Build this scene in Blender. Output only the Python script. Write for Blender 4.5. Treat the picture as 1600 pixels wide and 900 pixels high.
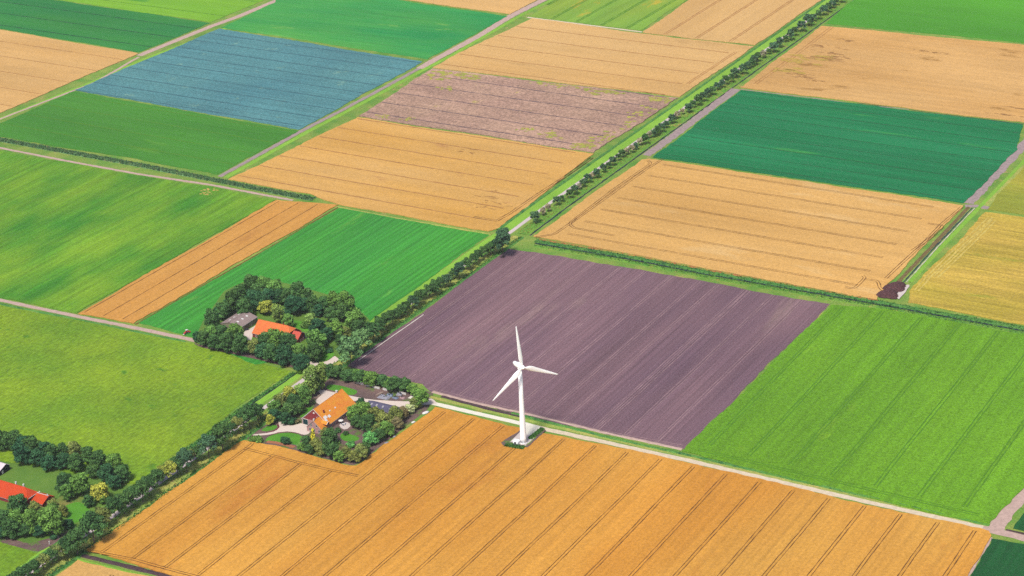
import bpy, bmesh, math, random
import numpy as np
from mathutils import Vector, Matrix
for o in list(bpy.data.objects): bpy.data.objects.remove(o)
SC = bpy.context.scene; COL = SC.collection
rad = math.radians
# ------------------------------------------------------------------ camera
CAM = Vector((570.96, -943.40, 600.0))
FPX, PIT, ROLL, YAW = 3106.93, 0.419748, -0.0489791, -0.5464506
FW = Vector((math.sin(YAW)*math.cos(PIT), math.cos(YAW)*math.cos(PIT), -math.sin(PIT)))
_r = FW.cross(Vector((0, 0, 1))).normalized(); _u = _r.cross(FW)
RT = math.cos(ROLL)*_r + math.sin(ROLL)*_u
UP = -math.sin(ROLL)*_r + math.cos(ROLL)*_u
cd = bpy.data.cameras.new('camera'); cam = bpy.data.objects.new('camera', cd); COL.objects.link(cam)
cam.matrix_world = Matrix(((RT.x, UP.x, -FW.x, CAM.x), (RT.y, UP.y, -FW.y, CAM.y), (RT.z, UP.z, -FW.z, CAM.z), (0, 0, 0, 1)))
cd.sensor_width = 36; cd.lens = FPX/1600*36; cd.clip_start = 1; cd.clip_end = 30000
SC.camera = cam
# ------------------------------------------------------------------ light
SUN_DIR = Vector((0.12, -1.0, 0)).normalized(); SUN_EL = rad(58)
w = bpy.data.worlds.new('World'); SC.world = w; w.use_nodes = True
nt = w.node_tree; bg = nt.nodes['Background']
sky = nt.nodes.new('ShaderNodeTexSky'); sky.sky_type = 'NISHITA'; sky.sun_disc = False
sky.sun_elevation = SUN_EL; sky.sun_rotation = math.atan2(SUN_DIR.x, SUN_DIR.y); sky.dust_density = 3.0
nt.links.new(sky.outputs[0], bg.inputs[0]); bg.inputs[1].default_value = 0.095
sl = bpy.data.lights.new('sun', 'SUN'); sl.energy = 2.7; sl.angle = rad(9); sl.color = (1, .95, .86)
so = bpy.data.objects.new('sun', sl); COL.objects.link(so)
sv = Vector((SUN_DIR.x*math.cos(SUN_EL), SUN_DIR.y*math.cos(SUN_EL), math.sin(SUN_EL)))
so.rotation_euler = sv.to_track_quat('Z', 'Y').to_euler(); so.location = (0, 0, 900)
SC.view_settings.view_transform = 'Standard'; SC.view_settings.look = 'None'
SC.view_settings.gamma = 1; SC.view_settings.use_curve_mapping = False
SC.view_settings.exposure = 0.95
SC.cycles.volume_bounces = 0; SC.cycles.use_denoising = False
EXPO = 2.1       # rough brightness of a white sheet lying on the ground: turns a sunlit tone into a base colour
HAZE_D = 2.0e-5
# ------------------------------------------------------------------ helpers
def at(x, y, z=0.0):
    """a spot of the photograph as a point of the land at height z"""
    d = FW + RT*((x-800)/FPX) - UP*((y-450)/FPX)
    t = (z-CAM.z)/d.z
    return Vector((CAM.x+d.x*t, CAM.y+d.y*t, z))
def mpp(x, y):
    return (at(x, y)-CAM).length/FPX
def lin(v):
    v /= 255.0
    return v/12.92 if v <= .04045 else ((v+.055)/1.055)**2.4
def tone(c):
    return tuple(min(.85, lin(v)/EXPO) for v in c)+(1,)
def meta(o, label=None, cat=None, group=None, kind=None):
    if label: o['label'] = label
    if cat: o['category'] = cat
    if group: o['group'] = group
    if kind: o['kind'] = kind
    return o
def thing(name, label, cat, loc=(0, 0, 0), rz=0.0, group=None):
    o = bpy.data.objects.new(name, None); COL.objects.link(o); o.empty_display_size = .5
    o.location = loc; o.rotation_euler = (0, 0, rz)
    return meta(o, label, cat, group)
class MB:
    """collects shapes for ONE mesh"""
    def __init__(s, off=(0, 0, 0)): s.v = []; s.f = []; s.off = off
    def poly(s, pts):
        n = len(s.v); s.v += [tuple(p) for p in pts]; s.f.append(tuple(range(n, n+len(pts)))); return s
    def box(s, x0, x1, y0, y1, z0, z1):
        n = len(s.v)
        s.v += [(x, y, z) for z in (z0, z1) for x, y in ((x0, y0), (x1, y0), (x1, y1), (x0, y1))]
        for q in ((3, 2, 1, 0), (4, 5, 6, 7), (0, 1, 5, 4), (1, 2, 6, 5), (2, 3, 7, 6), (3, 0, 4, 7)): s.f.append(tuple(n+i for i in q))
        return s
    def hull(s, bot, top):
        """solid between two rings with the same number of points"""
        n = len(s.v); k = len(bot); s.v += [tuple(p) for p in bot]+[tuple(p) for p in top]
        s.f.append(tuple(n+i for i in reversed(range(k)))); s.f.append(tuple(n+k+i for i in range(k)))
        for i in range(k): s.f.append((n+i, n+(i+1) % k, n+k+(i+1) % k, n+k+i))
        return s
    def bar(s, a, b, r0, r1=None, k=8):
        a, b = Vector(a), Vector(b); r1 = r0 if r1 is None else r1
        d = (b-a).normalized(); e = d.orthogonal().normalized(); g = d.cross(e)
        ring = lambda c, r: [c+(e*math.cos(2*math.pi*i/k)+g*math.sin(2*math.pi*i/k))*r for i in range(k)]
        return s.hull(ring(a, r0), ring(b, r1))
    def lathe(s, prof, k=24, c=(0, 0, 0)):
        n = len(s.v)
        for r, z in prof:
            s.v += [(c[0]+r*math.cos(2*math.pi*i/k), c[1]+r*math.sin(2*math.pi*i/k), c[2]+z) for i in range(k)]
        for j in range(len(prof)-1):
            for i in range(k): s.f.append((n+j*k+i, n+j*k+(i+1) % k, n+(j+1)*k+(i+1) % k, n+(j+1)*k+i))
        s.f.append(tuple(n+i for i in reversed(range(k)))); m = n+(len(prof)-1)*k; s.f.append(tuple(m+i for i in range(k)))
        return s
    def build(s, name, m, parent=None, smooth=False, bevel=0):
        me = bpy.data.meshes.new(name); me.from_pydata([(a[0]-s.off[0], a[1]-s.off[1], a[2]-s.off[2]) for a in s.v] if any(s.off) else s.v, [], s.f); me.update()
        if smooth:
            for p in me.polygons: p.use_smooth = True
        o = bpy.data.objects.new(name, me); COL.objects.link(o)
        if m: me.materials.append(m)
        if parent: o.parent = parent
        if bevel:
            b = o.modifiers.new('bevel', 'BEVEL'); b.width = bevel; b.segments = 2; b.limit_method = 'ANGLE'
        return o
# ------------------------------------------------------------------ materials
def newmat(name):
    m = bpy.data.materials.new(name); m.use_nodes = True
    N = m.node_tree.nodes; L = m.node_tree.links; b = N['Principled BSDF']
    b.inputs['Roughness'].default_value = .85; b.inputs['Specular IOR Level'].default_value = .15
    return m, N, L, b
def noise(N, L, vec, scale, loc=(0, 0, 0), sc=(1, 1, 1), detail=3, rough=.55, rot=0):
    mp = N.new('ShaderNodeMapping'); mp.inputs['Location'].default_value = loc; mp.inputs['Scale'].default_value = sc
    mp.inputs['Rotation'].default_value = (0, 0, rot)
    L.new(vec, mp.inputs['Vector']); n = N.new('ShaderNodeTexNoise')
    n.inputs['Scale'].default_value = scale; n.inputs['Detail'].default_value = detail; n.inputs['Roughness'].default_value = rough
    L.new(mp.outputs[0], n.inputs['Vector']); return n.outputs['Fac']
def rng(N, L, v, a, b, c=0., d=1.):
    r = N.new('ShaderNodeMapRange'); r.inputs[1].default_value = a; r.inputs[2].default_value = b
    r.inputs[3].default_value = c; r.inputs[4].default_value = d; L.new(v, r.inputs[0]); return r.outputs[0]
def mixc(N, L, f, a, b, mode='MIX'):
    x = N.new('ShaderNodeMix'); x.data_type = 'RGBA'; x.blend_type = mode
    if isinstance(f, (int, float)): x.inputs[0].default_value = f
    else: L.new(f, x.inputs[0])
    for i, c in ((6, a), (7, b)):
        if isinstance(c, tuple): x.inputs[i].default_value = c
        else: L.new(c, x.inputs[i])
    return x.outputs[2]
def math2(N, L, op, a, b):
    x = N.new('ShaderNodeMath'); x.operation = op
    for i, c in ((0, a), (1, b)):
        if isinstance(c, (int, float)): x.inputs[i].default_value = c
        else: L.new(c, x.inputs[i])
    return x.outputs[0]
SEED = [0]
def cropmat(name, c1, c2, c3=None, patch=80, streak=None, sw=6, sl_=160, sa=.25, grain=.35, gs=1.6, spots=.62, spot_s=40, stretch=1.0, rows=None, rowa=.0, bump=.4, rot=0, pk=.16):
    """land cover: two tones in slow patches, streaks along the drilling direction, fine grain; c3 comes in spots"""
    SEED[0] += 17.3; s = SEED[0]
    m, N, L, b = newmat(name)
    co = N.new('ShaderNodeTexCoord').outputs['Object']
    along = {'X': (1/stretch, 1, 1), 'Y': (1, 1/stretch, 1), None: (1, 1, 1)}[streak]
    p = rng(N, L, noise(N, L, co, 1/patch, (s, -s, 0), along, 4, rot=rot), .5-pk, .5+pk)
    colr = mixc(N, L, p, tone(c1), tone(c2))
    if c3 is not None:
        q = rng(N, L, noise(N, L, co, 1/spot_s, (-s, s, 3), along, 5, .65), spots, spots+.08)
        colr = mixc(N, L, q, colr, tone(c3))
    f = 1.0
    g = noise(N, L, co, 1/gs, (s, s, 0), (1, 1, 1), 2, .7)
    f = rng(N, L, g, .25, .75, 1-grain, 1+grain)
    if streak:
        sc = (1/sl_, 1/sw, 1) if streak == 'X' else (1/sw, 1/sl_, 1)
        f = math2(N, L, 'MULTIPLY', f, rng(N, L, noise(N, L, co, 1, (s, 2*s, 0), sc, 4, .6), .25, .75, 1-sa, 1+sa))
    f = math2(N, L, 'MULTIPLY', f, rng(N, L, noise(N, L, co, 1/120, (2*s, s, 5), along, 5, .6), .3, .7, .88, 1.13))
    if rows:
        sx = N.new('ShaderNodeSeparateXYZ'); L.new(co, sx.inputs[0])
        k = math2(N, L, 'MULTIPLY', sx.outputs[1 if streak == 'X' else 0], 2*math.pi/rows)
        k = math2(N, L, 'SINE', k, 0)
        f = math2(N, L, 'MULTIPLY', f, rng(N, L, k, -1, 1, 1-rowa, 1+rowa))
    cc = N.new('ShaderNodeCombineColor')
    for i in range(3): L.new(f, cc.inputs[i])
    out = mixc(N, L, 1.0, colr, cc.outputs[0], 'MULTIPLY')
    L.new(out, b.inputs['Base Color'])
    if bump:
        bp = N.new('ShaderNodeBump'); bp.inputs['Strength'].default_value = bump; bp.inputs['Distance'].default_value = .5
        L.new(g, bp.inputs['Height']); L.new(bp.outputs[0], b.inputs['Normal'])
    return m
def plain(name, c, rough=.7, var=.25, s=2.0, spec=.2, metal=0, sc=(1, 1, 1), raw=False):
    SEED[0] += 11.7
    m, N, L, b = newmat(name); co = N.new('ShaderNodeTexCoord').outputs['Object']
    base = c+(1,) if raw else tone(c)
    f = rng(N, L, noise(N, L, co, 1/s, (SEED[0], 0, 0), sc, 4, .6), .3, .7, 1-var, 1+var)
    cc = N.new('ShaderNodeCombineColor')
    for i in range(3): L.new(f, cc.inputs[i])
    L.new(mixc(N, L, 1.0, base, cc.outputs[0], 'MULTIPLY'), b.inputs['Base Color'])
    b.inputs['Roughness'].default_value = rough; b.inputs['Specular IOR Level'].default_value = spec; b.inputs['Metallic'].default_value = metal
    return m
def leafmat():
    m = bpy.data.materials.new('foliage'); m.use_nodes = True; N = m.node_tree.nodes; L = m.node_tree.links
    N.remove(N['Principled BSDF']); out = N['Material Output']
    oi = N.new('ShaderNodeObjectInfo'); a = N.new('ShaderNodeAttribute'); a.attribute_name = 'tint'
    cc = N.new('ShaderNodeCombineColor')
    for i in range(3): L.new(rng(N, L, a.outputs['Fac'], 0, 1, (.40, .45, .5)[i], (1.85, 1.7, 1.5)[i]), cc.inputs[i])
    c = mixc(N, L, 1.0, oi.outputs['Color'], cc.outputs[0], 'MULTIPLY')
    d = N.new('ShaderNodeBsdfDiffuse'); t = N.new('ShaderNodeBsdfTranslucent'); x = N.new('ShaderNodeMixShader'); x.inputs[0].default_value = .22
    L.new(c, d.inputs[0]); L.new(c, t.inputs[0]); L.new(d.outputs[0], x.inputs[1]); L.new(t.outputs[0], x.inputs[2]); L.new(x.outputs[0], out.inputs[0])
    return m
LEAF = leafmat()
BARK = plain('bark', (120, 105, 95), .95, .3, .5)
# ------------------------------------------------------------------ land
rnd = random.Random(5)
def densify(pts, step=3.0, jit=.65, smooth_corner=0):
    out = []
    n = len(pts)
    for i in range(n):
        a, b = pts[i], pts[(i+1) % n]; d = b-a; k = max(1, int(min(d.length, 1500)/step)); nrm = Vector((-d.y, d.x, 0)).normalized()
        ph = rnd.uniform(0, 9)
        for j in range(k):
            t = j/k; p = a+d*t
            if j: p = p+nrm*(rnd.uniform(-jit, jit)+jit*1.2*math.sin(ph+t*d.length/23.))
            out.append(p)
    return out
def field(name, px, m, h, label, cat='field', jit=.65):
    pts = [at(*p) for p in px]
    if sum(a.x*b.y-b.x*a.y for a, b in zip(pts, pts[1:]+pts[:1])) < 0: pts = pts[::-1]
    d = densify(pts, 5, jit)
    bm = bmesh.new()
    top = [bm.verts.new((p.x, p.y, h)) for p in d]; bot = [bm.verts.new((p.x*1.0, p.y, -.02)) for p in d]
    n = len(d)
    for i in range(n): bm.faces.new((bot[i], bot[(i+1) % n], top[(i+1) % n], top[i]))
    es = [bm.edges.get((top[i], top[(i+1) % n])) for i in range(n)]
    bmesh.ops.triangle_fill(bm, edges=es, use_beauty=True, normal=(0, 0, 1))
    me = bpy.data.meshes.new(name); bm.to_mesh(me); bm.free(); me.materials.append(m)
    o = bpy.data.objects.new(name, me); COL.objects.link(o)
    meta(o, label, cat, None, 'structure')
    o['h'] = h
    return o, pts
ZC = [0.0]
def uz(z):
    ZC[0] += .0009; return z+ZC[0]
def ribbon(mb, pts, hw, z, jit=0.0, z1=None):
    """flat strip of half width hw along points (densified), slightly uneven"""
    P = []
    for a, b in zip(pts, pts[1:]):
        k = max(1, int((b-a).length/4))
        P += [a+(b-a)*(j/k) for j in range(k)]
    P.append(pts[-1]); n = len(mb.v)
    for i, p in enumerate(P):
        d = (P[min(i+1, len(P)-1)]-P[max(i-1, 0)]).normalized(); nr = Vector((-d.y, d.x, 0))
        a = hw+rnd.uniform(-jit, jit); b = hw+rnd.uniform(-jit, jit)
        mb.v += [(p.x+nr.x*a, p.y+nr.y*a, z), (p.x-nr.x*b, p.y-nr.y*b, z)]
    for i in range(len(P)-1): mb.f.append((n+2*i+1, n+2*i+3, n+2*i+2, n+2*i))
    return mb
def strip(name, px, hw, z, m, label, cat, jit=.3, closed=False):
    pts = [at(*p) for p in px]
    o = ribbon(MB(), pts, hw, uz(z), jit).build(name, m)
    return meta(o, label, cat, None, 'structure')
def bank(name, px, hw, h, m, label, cat='verge', jit=.3):
    """raised grassy bank with sloping sides along a line"""
    pts = [at(*p) for p in px]; P = []
    for a, b in zip(pts, pts[1:]):
        k = max(1, int((b-a).length/4)); P += [a+(b-a)*(j/k) for j in range(k)]
    P.append(pts[-1]); mb = MB(); prof = ((-1, 0), (-.6, .7), (0, 1), (.6, .7), (1, 0))
    for i, p in enumerate(P):
        d = (P[min(i+1, len(P)-1)]-P[max(i-1, 0)]).normalized(); nr = Vector((-d.y, d.x, 0))
        for u, v in prof:
            q = u*hw+rnd.uniform(-jit, jit); mb.v.append((p.x-nr.x*q, p.y-nr.y*q, v*h*rnd.uniform(.75, 1.2)-.03 if v else -.03))
    for i in range(len(P)-1):
        for k in range(4): a = i*5+k; mb.f.append((a, a+1, a+6, a+5))
    o = mb.build(name, m); return meta(o, label, cat, None, 'structure')
def seg_clip(poly, axis, c):
    """stretches of the line axis=c inside a polygon"""
    i = 0 if axis == 'Y' else 1; j = 1-i; hits = []
    for a, b in zip(poly, poly[1:]+poly[:1]):
        if (a[i]-c)*(b[i]-c) < 0:
            t = (c-a[i])/(b[i]-a[i]); hits.append(a[j]+(b[j]-a[j])*t)
    hits.sort(); return list(zip(hits[::2], hits[1::2]))
def tramlines(fld, m, axis=None, c0=0, step=26, trim=(2, 2), hw=.28, gauge=.95, lines=(), single=False, skip=(), wob=.12, lo=-1e9, hi=1e9):
    o, poly = fld; z = o['h']+.03; mb = MB(); paths = []
    if axis:
        i = 0 if axis == 'Y' else 1
        mn = min(p[i] for p in poly); mx = max(p[i] for p in poly)
        k = math.ceil((mn-c0+2)/step)
        while c0+k*step < mx-2:
            c = c0+k*step; k += 1
            if not lo <= c <= hi: continue
            for a, b in seg_clip(poly, axis, c):
                a = max(a+trim[0], -1600); b = min(b-trim[1], 2600)
                if b-a < 12: continue
                n = max(2, int((b-a)/40)); ts = [a+(b-a)*q/n for q in range(n+1)]
                paths.append([Vector((c+rnd.uniform(-wob, wob), t, 0)) if axis == 'Y' else Vector((t, c+rnd.uniform(-wob, wob), 0)) for t in ts])
    for l in lines: paths.append([at(*p) for p in l])
    for p in paths:
        for off in ((0,) if single else (-gauge, gauge)):
            q = []
            for i, a in enumerate(p):
                d = (p[min(i+1, len(p)-1)]-p[max(i-1, 0)]).normalized(); q.append(a+Vector((-d.y, d.x, 0))*off)
            z += .0012; ribbon(mb, q, hw, z, hw*.6)
    t = mb.build('tramlines', m, o); return t
def smooth_line(px, r=3):
    """rounds the corners of a line given by picture points"""
    out = [px[0]]
    for a, b, c in zip(px, px[1:], px[2:]):
        la = math.hypot(a[0]-b[0], a[1]-b[1]); lc = math.hypot(c[0]-b[0], c[1]-b[1]); u = min(r/la, .5); v = min(r/lc, .5)
        p = (b[0]+(a[0]-b[0])*u, b[1]+(a[1]-b[1])*u); q = (b[0]+(c[0]-b[0])*v, b[1]+(c[1]-b[1])*v)
        for t in (0, .25, .5, .75, 1):
            out.append(((1-t)**2*p[0]+2*t*(1-t)*b[0]+t*t*q[0], (1-t)**2*p[1]+2*t*(1-t)*b[1]+t*t*q[1]))
    return out+[px[-1]]
# one ground sheet under everything
vergem = cropmat('verge_grass', (100, 155, 55), (150, 170, 75), (175, 165, 95), patch=18, spot_s=9, spots=.6, grain=.3, gs=1.2, bump=.6)
g = MB(); S = 6500; n = 26
for j in range(n+1):
    for i in range(n+1): g.v.append((-S+2*S*i/n, -S+2*S*j/n, 0))
for j in range(n):
    for i in range(n): a = j*(n+1)+i; g.f.append((a, a+1, a+n+2, a+n+1))
ground = meta(g.build('ground', vergem), 'rough green and yellow verge grass between the fields', 'ground', None, 'structure')
# one box of even air round camera and land
m = bpy.data.materials.new('haze'); m.use_nodes = True; N = m.node_tree.nodes; N.remove(N['Principled BSDF'])
pv = N.new('ShaderNodeVolumePrincipled'); pv.inputs['Color'].default_value = (.93, .95, 1, 1); pv.inputs['Density'].default_value = HAZE_D
m.node_tree.links.new(pv.outputs[0], N['Material Output'].inputs['Volume'])
if HAZE_D > 0:
    hz = MB().box(-6600, 6600, -6600, 6600, -1.5, 625).build('haze', m); meta(hz, 'thin pale summer haze over the whole plain', 'haze', None, 'stuff')

tanA = dict(grain=.22, gs=1.3, bump=.25)
M = {}
M['wheat_front'] = cropmat('wheat_front', (230, 172, 76), (218, 150, 56), (208, 140, 56), patch=130, streak='Y', sw=2.2, sl_=150, sa=.15, spots=.58, spot_s=70, stretch=3, **tanA)
M['wheat'] = cropmat('wheat', (228, 180, 106), (222, 170, 92), (230, 186, 118), patch=120, streak='X', sw=6, sl_=150, sa=.07, stretch=3, spots=.58, **tanA)
M['wheat_mid'] = cropmat('wheat_mid', (226, 178, 104), (224, 168, 76), (206, 152, 90), patch=130, streak='X', sw=7, sl_=120, sa=.08, stretch=2.5, spots=.66, spot_s=25, **tanA)
M['wheat_pale'] = cropmat('wheat_pale', (228, 184, 118), (222, 174, 104), (212, 168, 104), patch=120, streak='X', sw=6, sl_=150, sa=.06, stretch=3, spots=.6, **tanA)
M['wheat_paleY'] = cropmat('wheat_pale_drilled', (226, 182, 116), (220, 172, 102), (214, 168, 104), patch=120, streak='Y', sw=6, sl_=150, sa=.06, stretch=3, spots=.6, **tanA)
M['stubble'] = cropmat('wheat_lodged', (226, 178, 110), (216, 164, 92), (178, 132, 66), patch=90, streak='X', sw=5, sl_=70, sa=.12, stretch=2.5, spots=.63, spot_s=22, **tanA)
M['wheat_strip'] = cropmat('wheat_strip', (224, 166, 82), (216, 154, 72), (205, 145, 70), patch=60, streak='Y', sw=4, sl_=110, sa=.1, stretch=3, spots=.64, spot_s=30, **tanA)
M['soil'] = cropmat('ploughed_soil', (142, 110, 116), (120, 93, 106), (150, 122, 122), patch=75, streak='Y', sw=1.5, sl_=190, sa=.30, grain=.26, gs=1.2, stretch=5, spots=.62, spot_s=60, bump=.5)
M['mauve'] = cropmat('ripe_rapeseed', (194, 158, 134), (178, 142, 124), (190, 178, 76), patch=60, streak='X', sw=7, sl_=60, sa=.16, grain=.5, gs=2.2, spots=.64, spot_s=26, bump=.8)
M['cabbage'] = cropmat('cabbage_leaves', (94, 150, 152), (82, 138, 146), (120, 164, 152), patch=90, streak='X', sw=2.4, sl_=160, sa=.2, grain=.4, gs=1.7, spots=.62, spot_s=20)
M['teal'] = cropmat('beet_leaves', (30, 136, 82), (16, 122, 68), (66, 156, 70), patch=60, streak='X', sw=3.2, sl_=260, sa=.22, grain=.16, gs=1.8, stretch=5, spots=.61, spot_s=40)
M['green_a'] = cropmat('young_crop_light', (118, 178, 38), (136, 188, 44), (88, 160, 44), patch=90, streak='X', sw=6, sl_=140, sa=.1, grain=.12, stretch=2)
M['green_b'] = cropmat('young_crop_dark', (42, 136, 66), (60, 146, 58), (36, 122, 64), patch=90, streak='X', sw=6, sl_=160, sa=.12, grain=.12, stretch=3)
M['green_c'] = cropmat('young_crop_mixed', (42, 156, 78), (84, 174, 72), (128, 190, 84), patch=70, streak='X', sw=4, sl_=90, sa=.16, grain=.14, stretch=3, spots=.62)
M['green_d'] = cropmat('striped_crop', (128, 178, 62), (150, 180, 58), (202, 182, 56), patch=70, streak='Y', sw=9, sl_=120, sa=.14, grain=.14, stretch=3, spots=.6, spot_s=40)
M['green_e'] = cropmat('beet_field_green', (78, 148, 44), (68, 140, 40), (96, 160, 46), patch=60, streak='X', sw=3, sl_=120, sa=.12, grain=.2, gs=1.6, stretch=3)
M['green_f'] = cropmat('potato_leaves', (70, 142, 34), (128, 172, 38), None, patch=46, streak='Y', sw=3, sl_=90, sa=.3, grain=.26, gs=1.8, stretch=2.2, spots=.60, spot_s=46)
M['green_g'] = cropmat('drilled_grass', (70, 162, 52), (60, 150, 56), (108, 180, 66), patch=60, streak='Y', sw=2.6, sl_=90, sa=.26, grain=.2, stretch=4, spots=.64, spot_s=30, rows=5.2, rowa=.09)
M['green_h'] = cropmat('mown_meadow', (140, 172, 34), (114, 156, 34), (92, 142, 36), patch=60, streak='Y', sw=1.6, sl_=9, sa=.30, grain=.3, gs=2.4, spots=.62, spot_s=16, bump=.6)
M['green_i'] = cropmat('potato_field_bright', (116, 170, 30), (104, 160, 28), (132, 180, 38), patch=80, streak='Y', sw=4, sl_=120, sa=.2, grain=.40, gs=1.25, stretch=3, spots=.62, bump=.7)
M['green_j'] = cropmat('grass_far', (88, 170, 34), (80, 160, 36), (98, 178, 40), patch=120, streak='X', sw=6, sl_=160, sa=.08, grain=.14, stretch=3)
M['green_k'] = cropmat('dark_crop', (30, 98, 46), (26, 88, 42), (50, 116, 50), patch=60, streak='Y', sw=3, sl_=60, sa=.2, grain=.2, stretch=2)
M['gold'] = cropmat('yellowing_crop', (212, 178, 78), (188, 166, 60), (150, 154, 46), patch=45, streak='X', sw=3.0, sl_=60, sa=.32, grain=.28, gs=1.8, stretch=2.5, spots=.60, spot_s=30)
M['gold_b'] = cropmat('yellowing_crop_greener', (180, 172, 60), (150, 158, 50), (128, 150, 46), patch=50, streak='X', sw=3.4, sl_=70, sa=.16, grain=.24, stretch=2)
M['lawn'] = cropmat('lawn_grass', (100, 168, 46), (86, 152, 44), (122, 176, 60), patch=10, grain=.2, gs=.9, bump=.3)
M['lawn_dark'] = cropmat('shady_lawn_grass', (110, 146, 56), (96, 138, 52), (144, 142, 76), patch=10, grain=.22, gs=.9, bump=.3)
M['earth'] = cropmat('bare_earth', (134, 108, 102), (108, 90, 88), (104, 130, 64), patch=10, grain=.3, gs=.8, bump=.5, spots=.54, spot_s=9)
M['bank'] = cropmat('bank_grass', (96, 158, 54), (128, 168, 62), (172, 158, 84), patch=14, spot_s=7, spots=.6, grain=.4, gs=1.1, bump=.9)
M['bank_lime'] = cropmat('mown_bank_grass', (148, 196, 66), (134, 188, 58), (162, 196, 84), patch=14, spot_s=8, grain=.18, gs=1.1)
M['bank_dark'] = cropmat('ditch_weeds', (78, 142, 66), (104, 158, 70), (58, 112, 64), patch=9, spot_s=5, spots=.56, grain=.45, gs=1.0, bump=1)
M['bank_yel'] = cropmat('dry_verge', (190, 186, 96), (150, 178, 78), (214, 178, 112), patch=14, spot_s=6, grain=.35, gs=1.0, bump=.8)
M['rust'] = cropmat('rusty_verge', (170, 150, 70), (120, 140, 60), (176, 116, 66), patch=10, spot_s=5, spots=.5, grain=.4, gs=1.0, bump=.8)
M['reed'] = cropmat('reed_bed', (116, 160, 104), (92, 142, 92), (150, 164, 104), patch=8, spot_s=4, spots=.56, grain=.5, gs=.9, bump=1)
M['ditchsoil'] = plain('ditch_earth', (86, 66, 70), .95, .35, 2)
M['water'] = plain('ditch_water', (40, 52, 50), .35, .2, 3, spec=.3)
M['asphalt'] = plain('road_asphalt', (222, 206, 204), .9, .08, 3)
M['track'] = plain('farm_track', (232, 214, 186), .95, .14, 2.5)
M['track_white'] = plain('shell_track', (250, 244, 226), .95, .06, 3)
M['track_pink'] = plain('clay_track', (206, 176, 164), .95, .16, 3)
M['track_grey'] = plain('mud_track', (172, 152, 150), .95, .2, 3)
M['gravel'] = plain('gravel', (238, 220, 208), .95, .07, 1.2)
M['concrete'] = plain('concrete', (226, 212, 206), .9, .09, 2)
M['tram_o'] = plain('wheel_ruts_brown', (120, 78, 38), .95, .5, 9)
M['tram_p'] = plain('wheel_ruts_tan', (182, 130, 74), .95, .15, 5)
M['tram_l'] = plain('wheel_ruts_pale', (172, 140, 142), .95, .3, 12)
M['tram_g'] = plain('wheel_ruts_green', (88, 142, 28), .95, .2, 3)
M['tram_d'] = plain('wheel_ruts_dark', (34, 96, 54), .95, .2, 3)
M['tram_b'] = plain('wheel_ruts_blue', (66, 112, 122), .95, .2, 3)
M['tram_m'] = plain('wheel_ruts_mauve', (112, 92, 96), .95, .2, 3)

F = {}
F['a'] = field('crop_field', [(90, 0), (330, 35), (413, 0), (640, -98), (300, -170), (-200, -44)], M['green_a'], .25, 'light green crop field in the far left corner')
F['b'] = field('crop_field', [(330, 36), (217, 82), (0, 45), (-320, -9), (-320, -60), (90, 1)], M['green_b'], .25, 'dark green crop field beside the far left track')
F['c'] = field('wheat_field', [(216, 84), (0, 47), (-320, -7), (-380, 330), (0, 177)], M['wheat_pale'], .6, 'pale tan wheat field at the far left edge')
F['d'] = field('cabbage_field', [(343, 45), (660, 97), (467, 203), (117, 141)], M['cabbage'], .4, 'blue green cabbage field with dark rows')
F['e'] = field('crop_field', [(345, 43), (668, 93), (793, 26), (640, 3), (437, -29), (430, 4)], M['green_c'], .25, 'mixed green crop field above the blue cabbages')
F['f'] = field('wheat_field', [(642, 1), (797, 23), (855, -8), (960, -60), (700, -100), (500, -22)], M['wheat_pale'], .6, 'tan wheat field at the top edge left of the farm track')
F['g'] = field('wheat_field', [(832, 29), (1003, 53), (1066, 61), (1178, 73), (1062, 152), (676, 106), (704, 90)], M['wheat_pale'], .6, 'tan wheat field above the mauve rapeseed')
F['h'] = field('wheat_field', [(1004, 51), (1066, 59), (1180, 71), (1284, 0), (1400, -78), (1180, -102), (1076, 1)], M['wheat_paleY'], .6, 'tan wheat field beside the tree avenue at the top edge')
F['i'] = field('crop_field', [(828, 26), (1001, 48), (1073, 0), (1170, -64), (990, -86), (868, 0)], M['green_d'], .3, 'yellow streaked green field at the top edge')
F['j'] = field('rapeseed_field', [(676, 108), (1060, 154), (928, 239), (561, 182)], M['mauve'], .8, 'mauve brown rapeseed field with yellow weeds', jit=.8)
F['k'] = field('wheat_field', [(559, 184), (928, 241), (780, 357), (763, 362), (533, 321), (484, 303), (357, 281)], M['wheat_mid'], .6, 'golden wheat field below the mauve rapeseed')
F['l'] = field('crop_field', [(0, 193), (115, 143), (466, 205), (339, 273), (220, 250), (0, 214), (-240, 172), (-240, 300)], M['green_e'], .3, 'green crop field between blue cabbages and reed ditch')
F['m'] = field('potato_field', [(0, 236), (115, 256), (215, 275), (330, 292), (430, 313), (120, 490), (0, 466), (-260, 420), (-260, 190)], M['green_f'], .4, 'patchy green potato field at the left edge')
F['n'] = field('wheat_field', [(433, 313), (470, 316), (528, 321), (209, 506), (122, 491)], M['wheat_strip'], .6, 'narrow orange wheat strip between two green fields')
F['o'] = field('crop_field', [(530, 325), (765, 367), (577, 503), (545, 545), (400, 570), (300, 527), (216, 505)], M['green_g'], .2, 'finely striped green field behind the farm with grey barn')
F['p'] = field('meadow', [(0, 477), (120, 500), (290, 535), (455, 580), (360, 645), (318, 681), (209, 757), (0, 720), (-260, 670), (-260, 430)], M['green_h'], .15, 'bright yellow green meadow left of the avenue')
F['q'] = field('meadow', [(0, 847), (58, 865), (12, 898), (-60, 948), (-260, 890), (-200, 800)], M['green_h'], .15, 'small green meadow in the bottom left corner')
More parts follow.
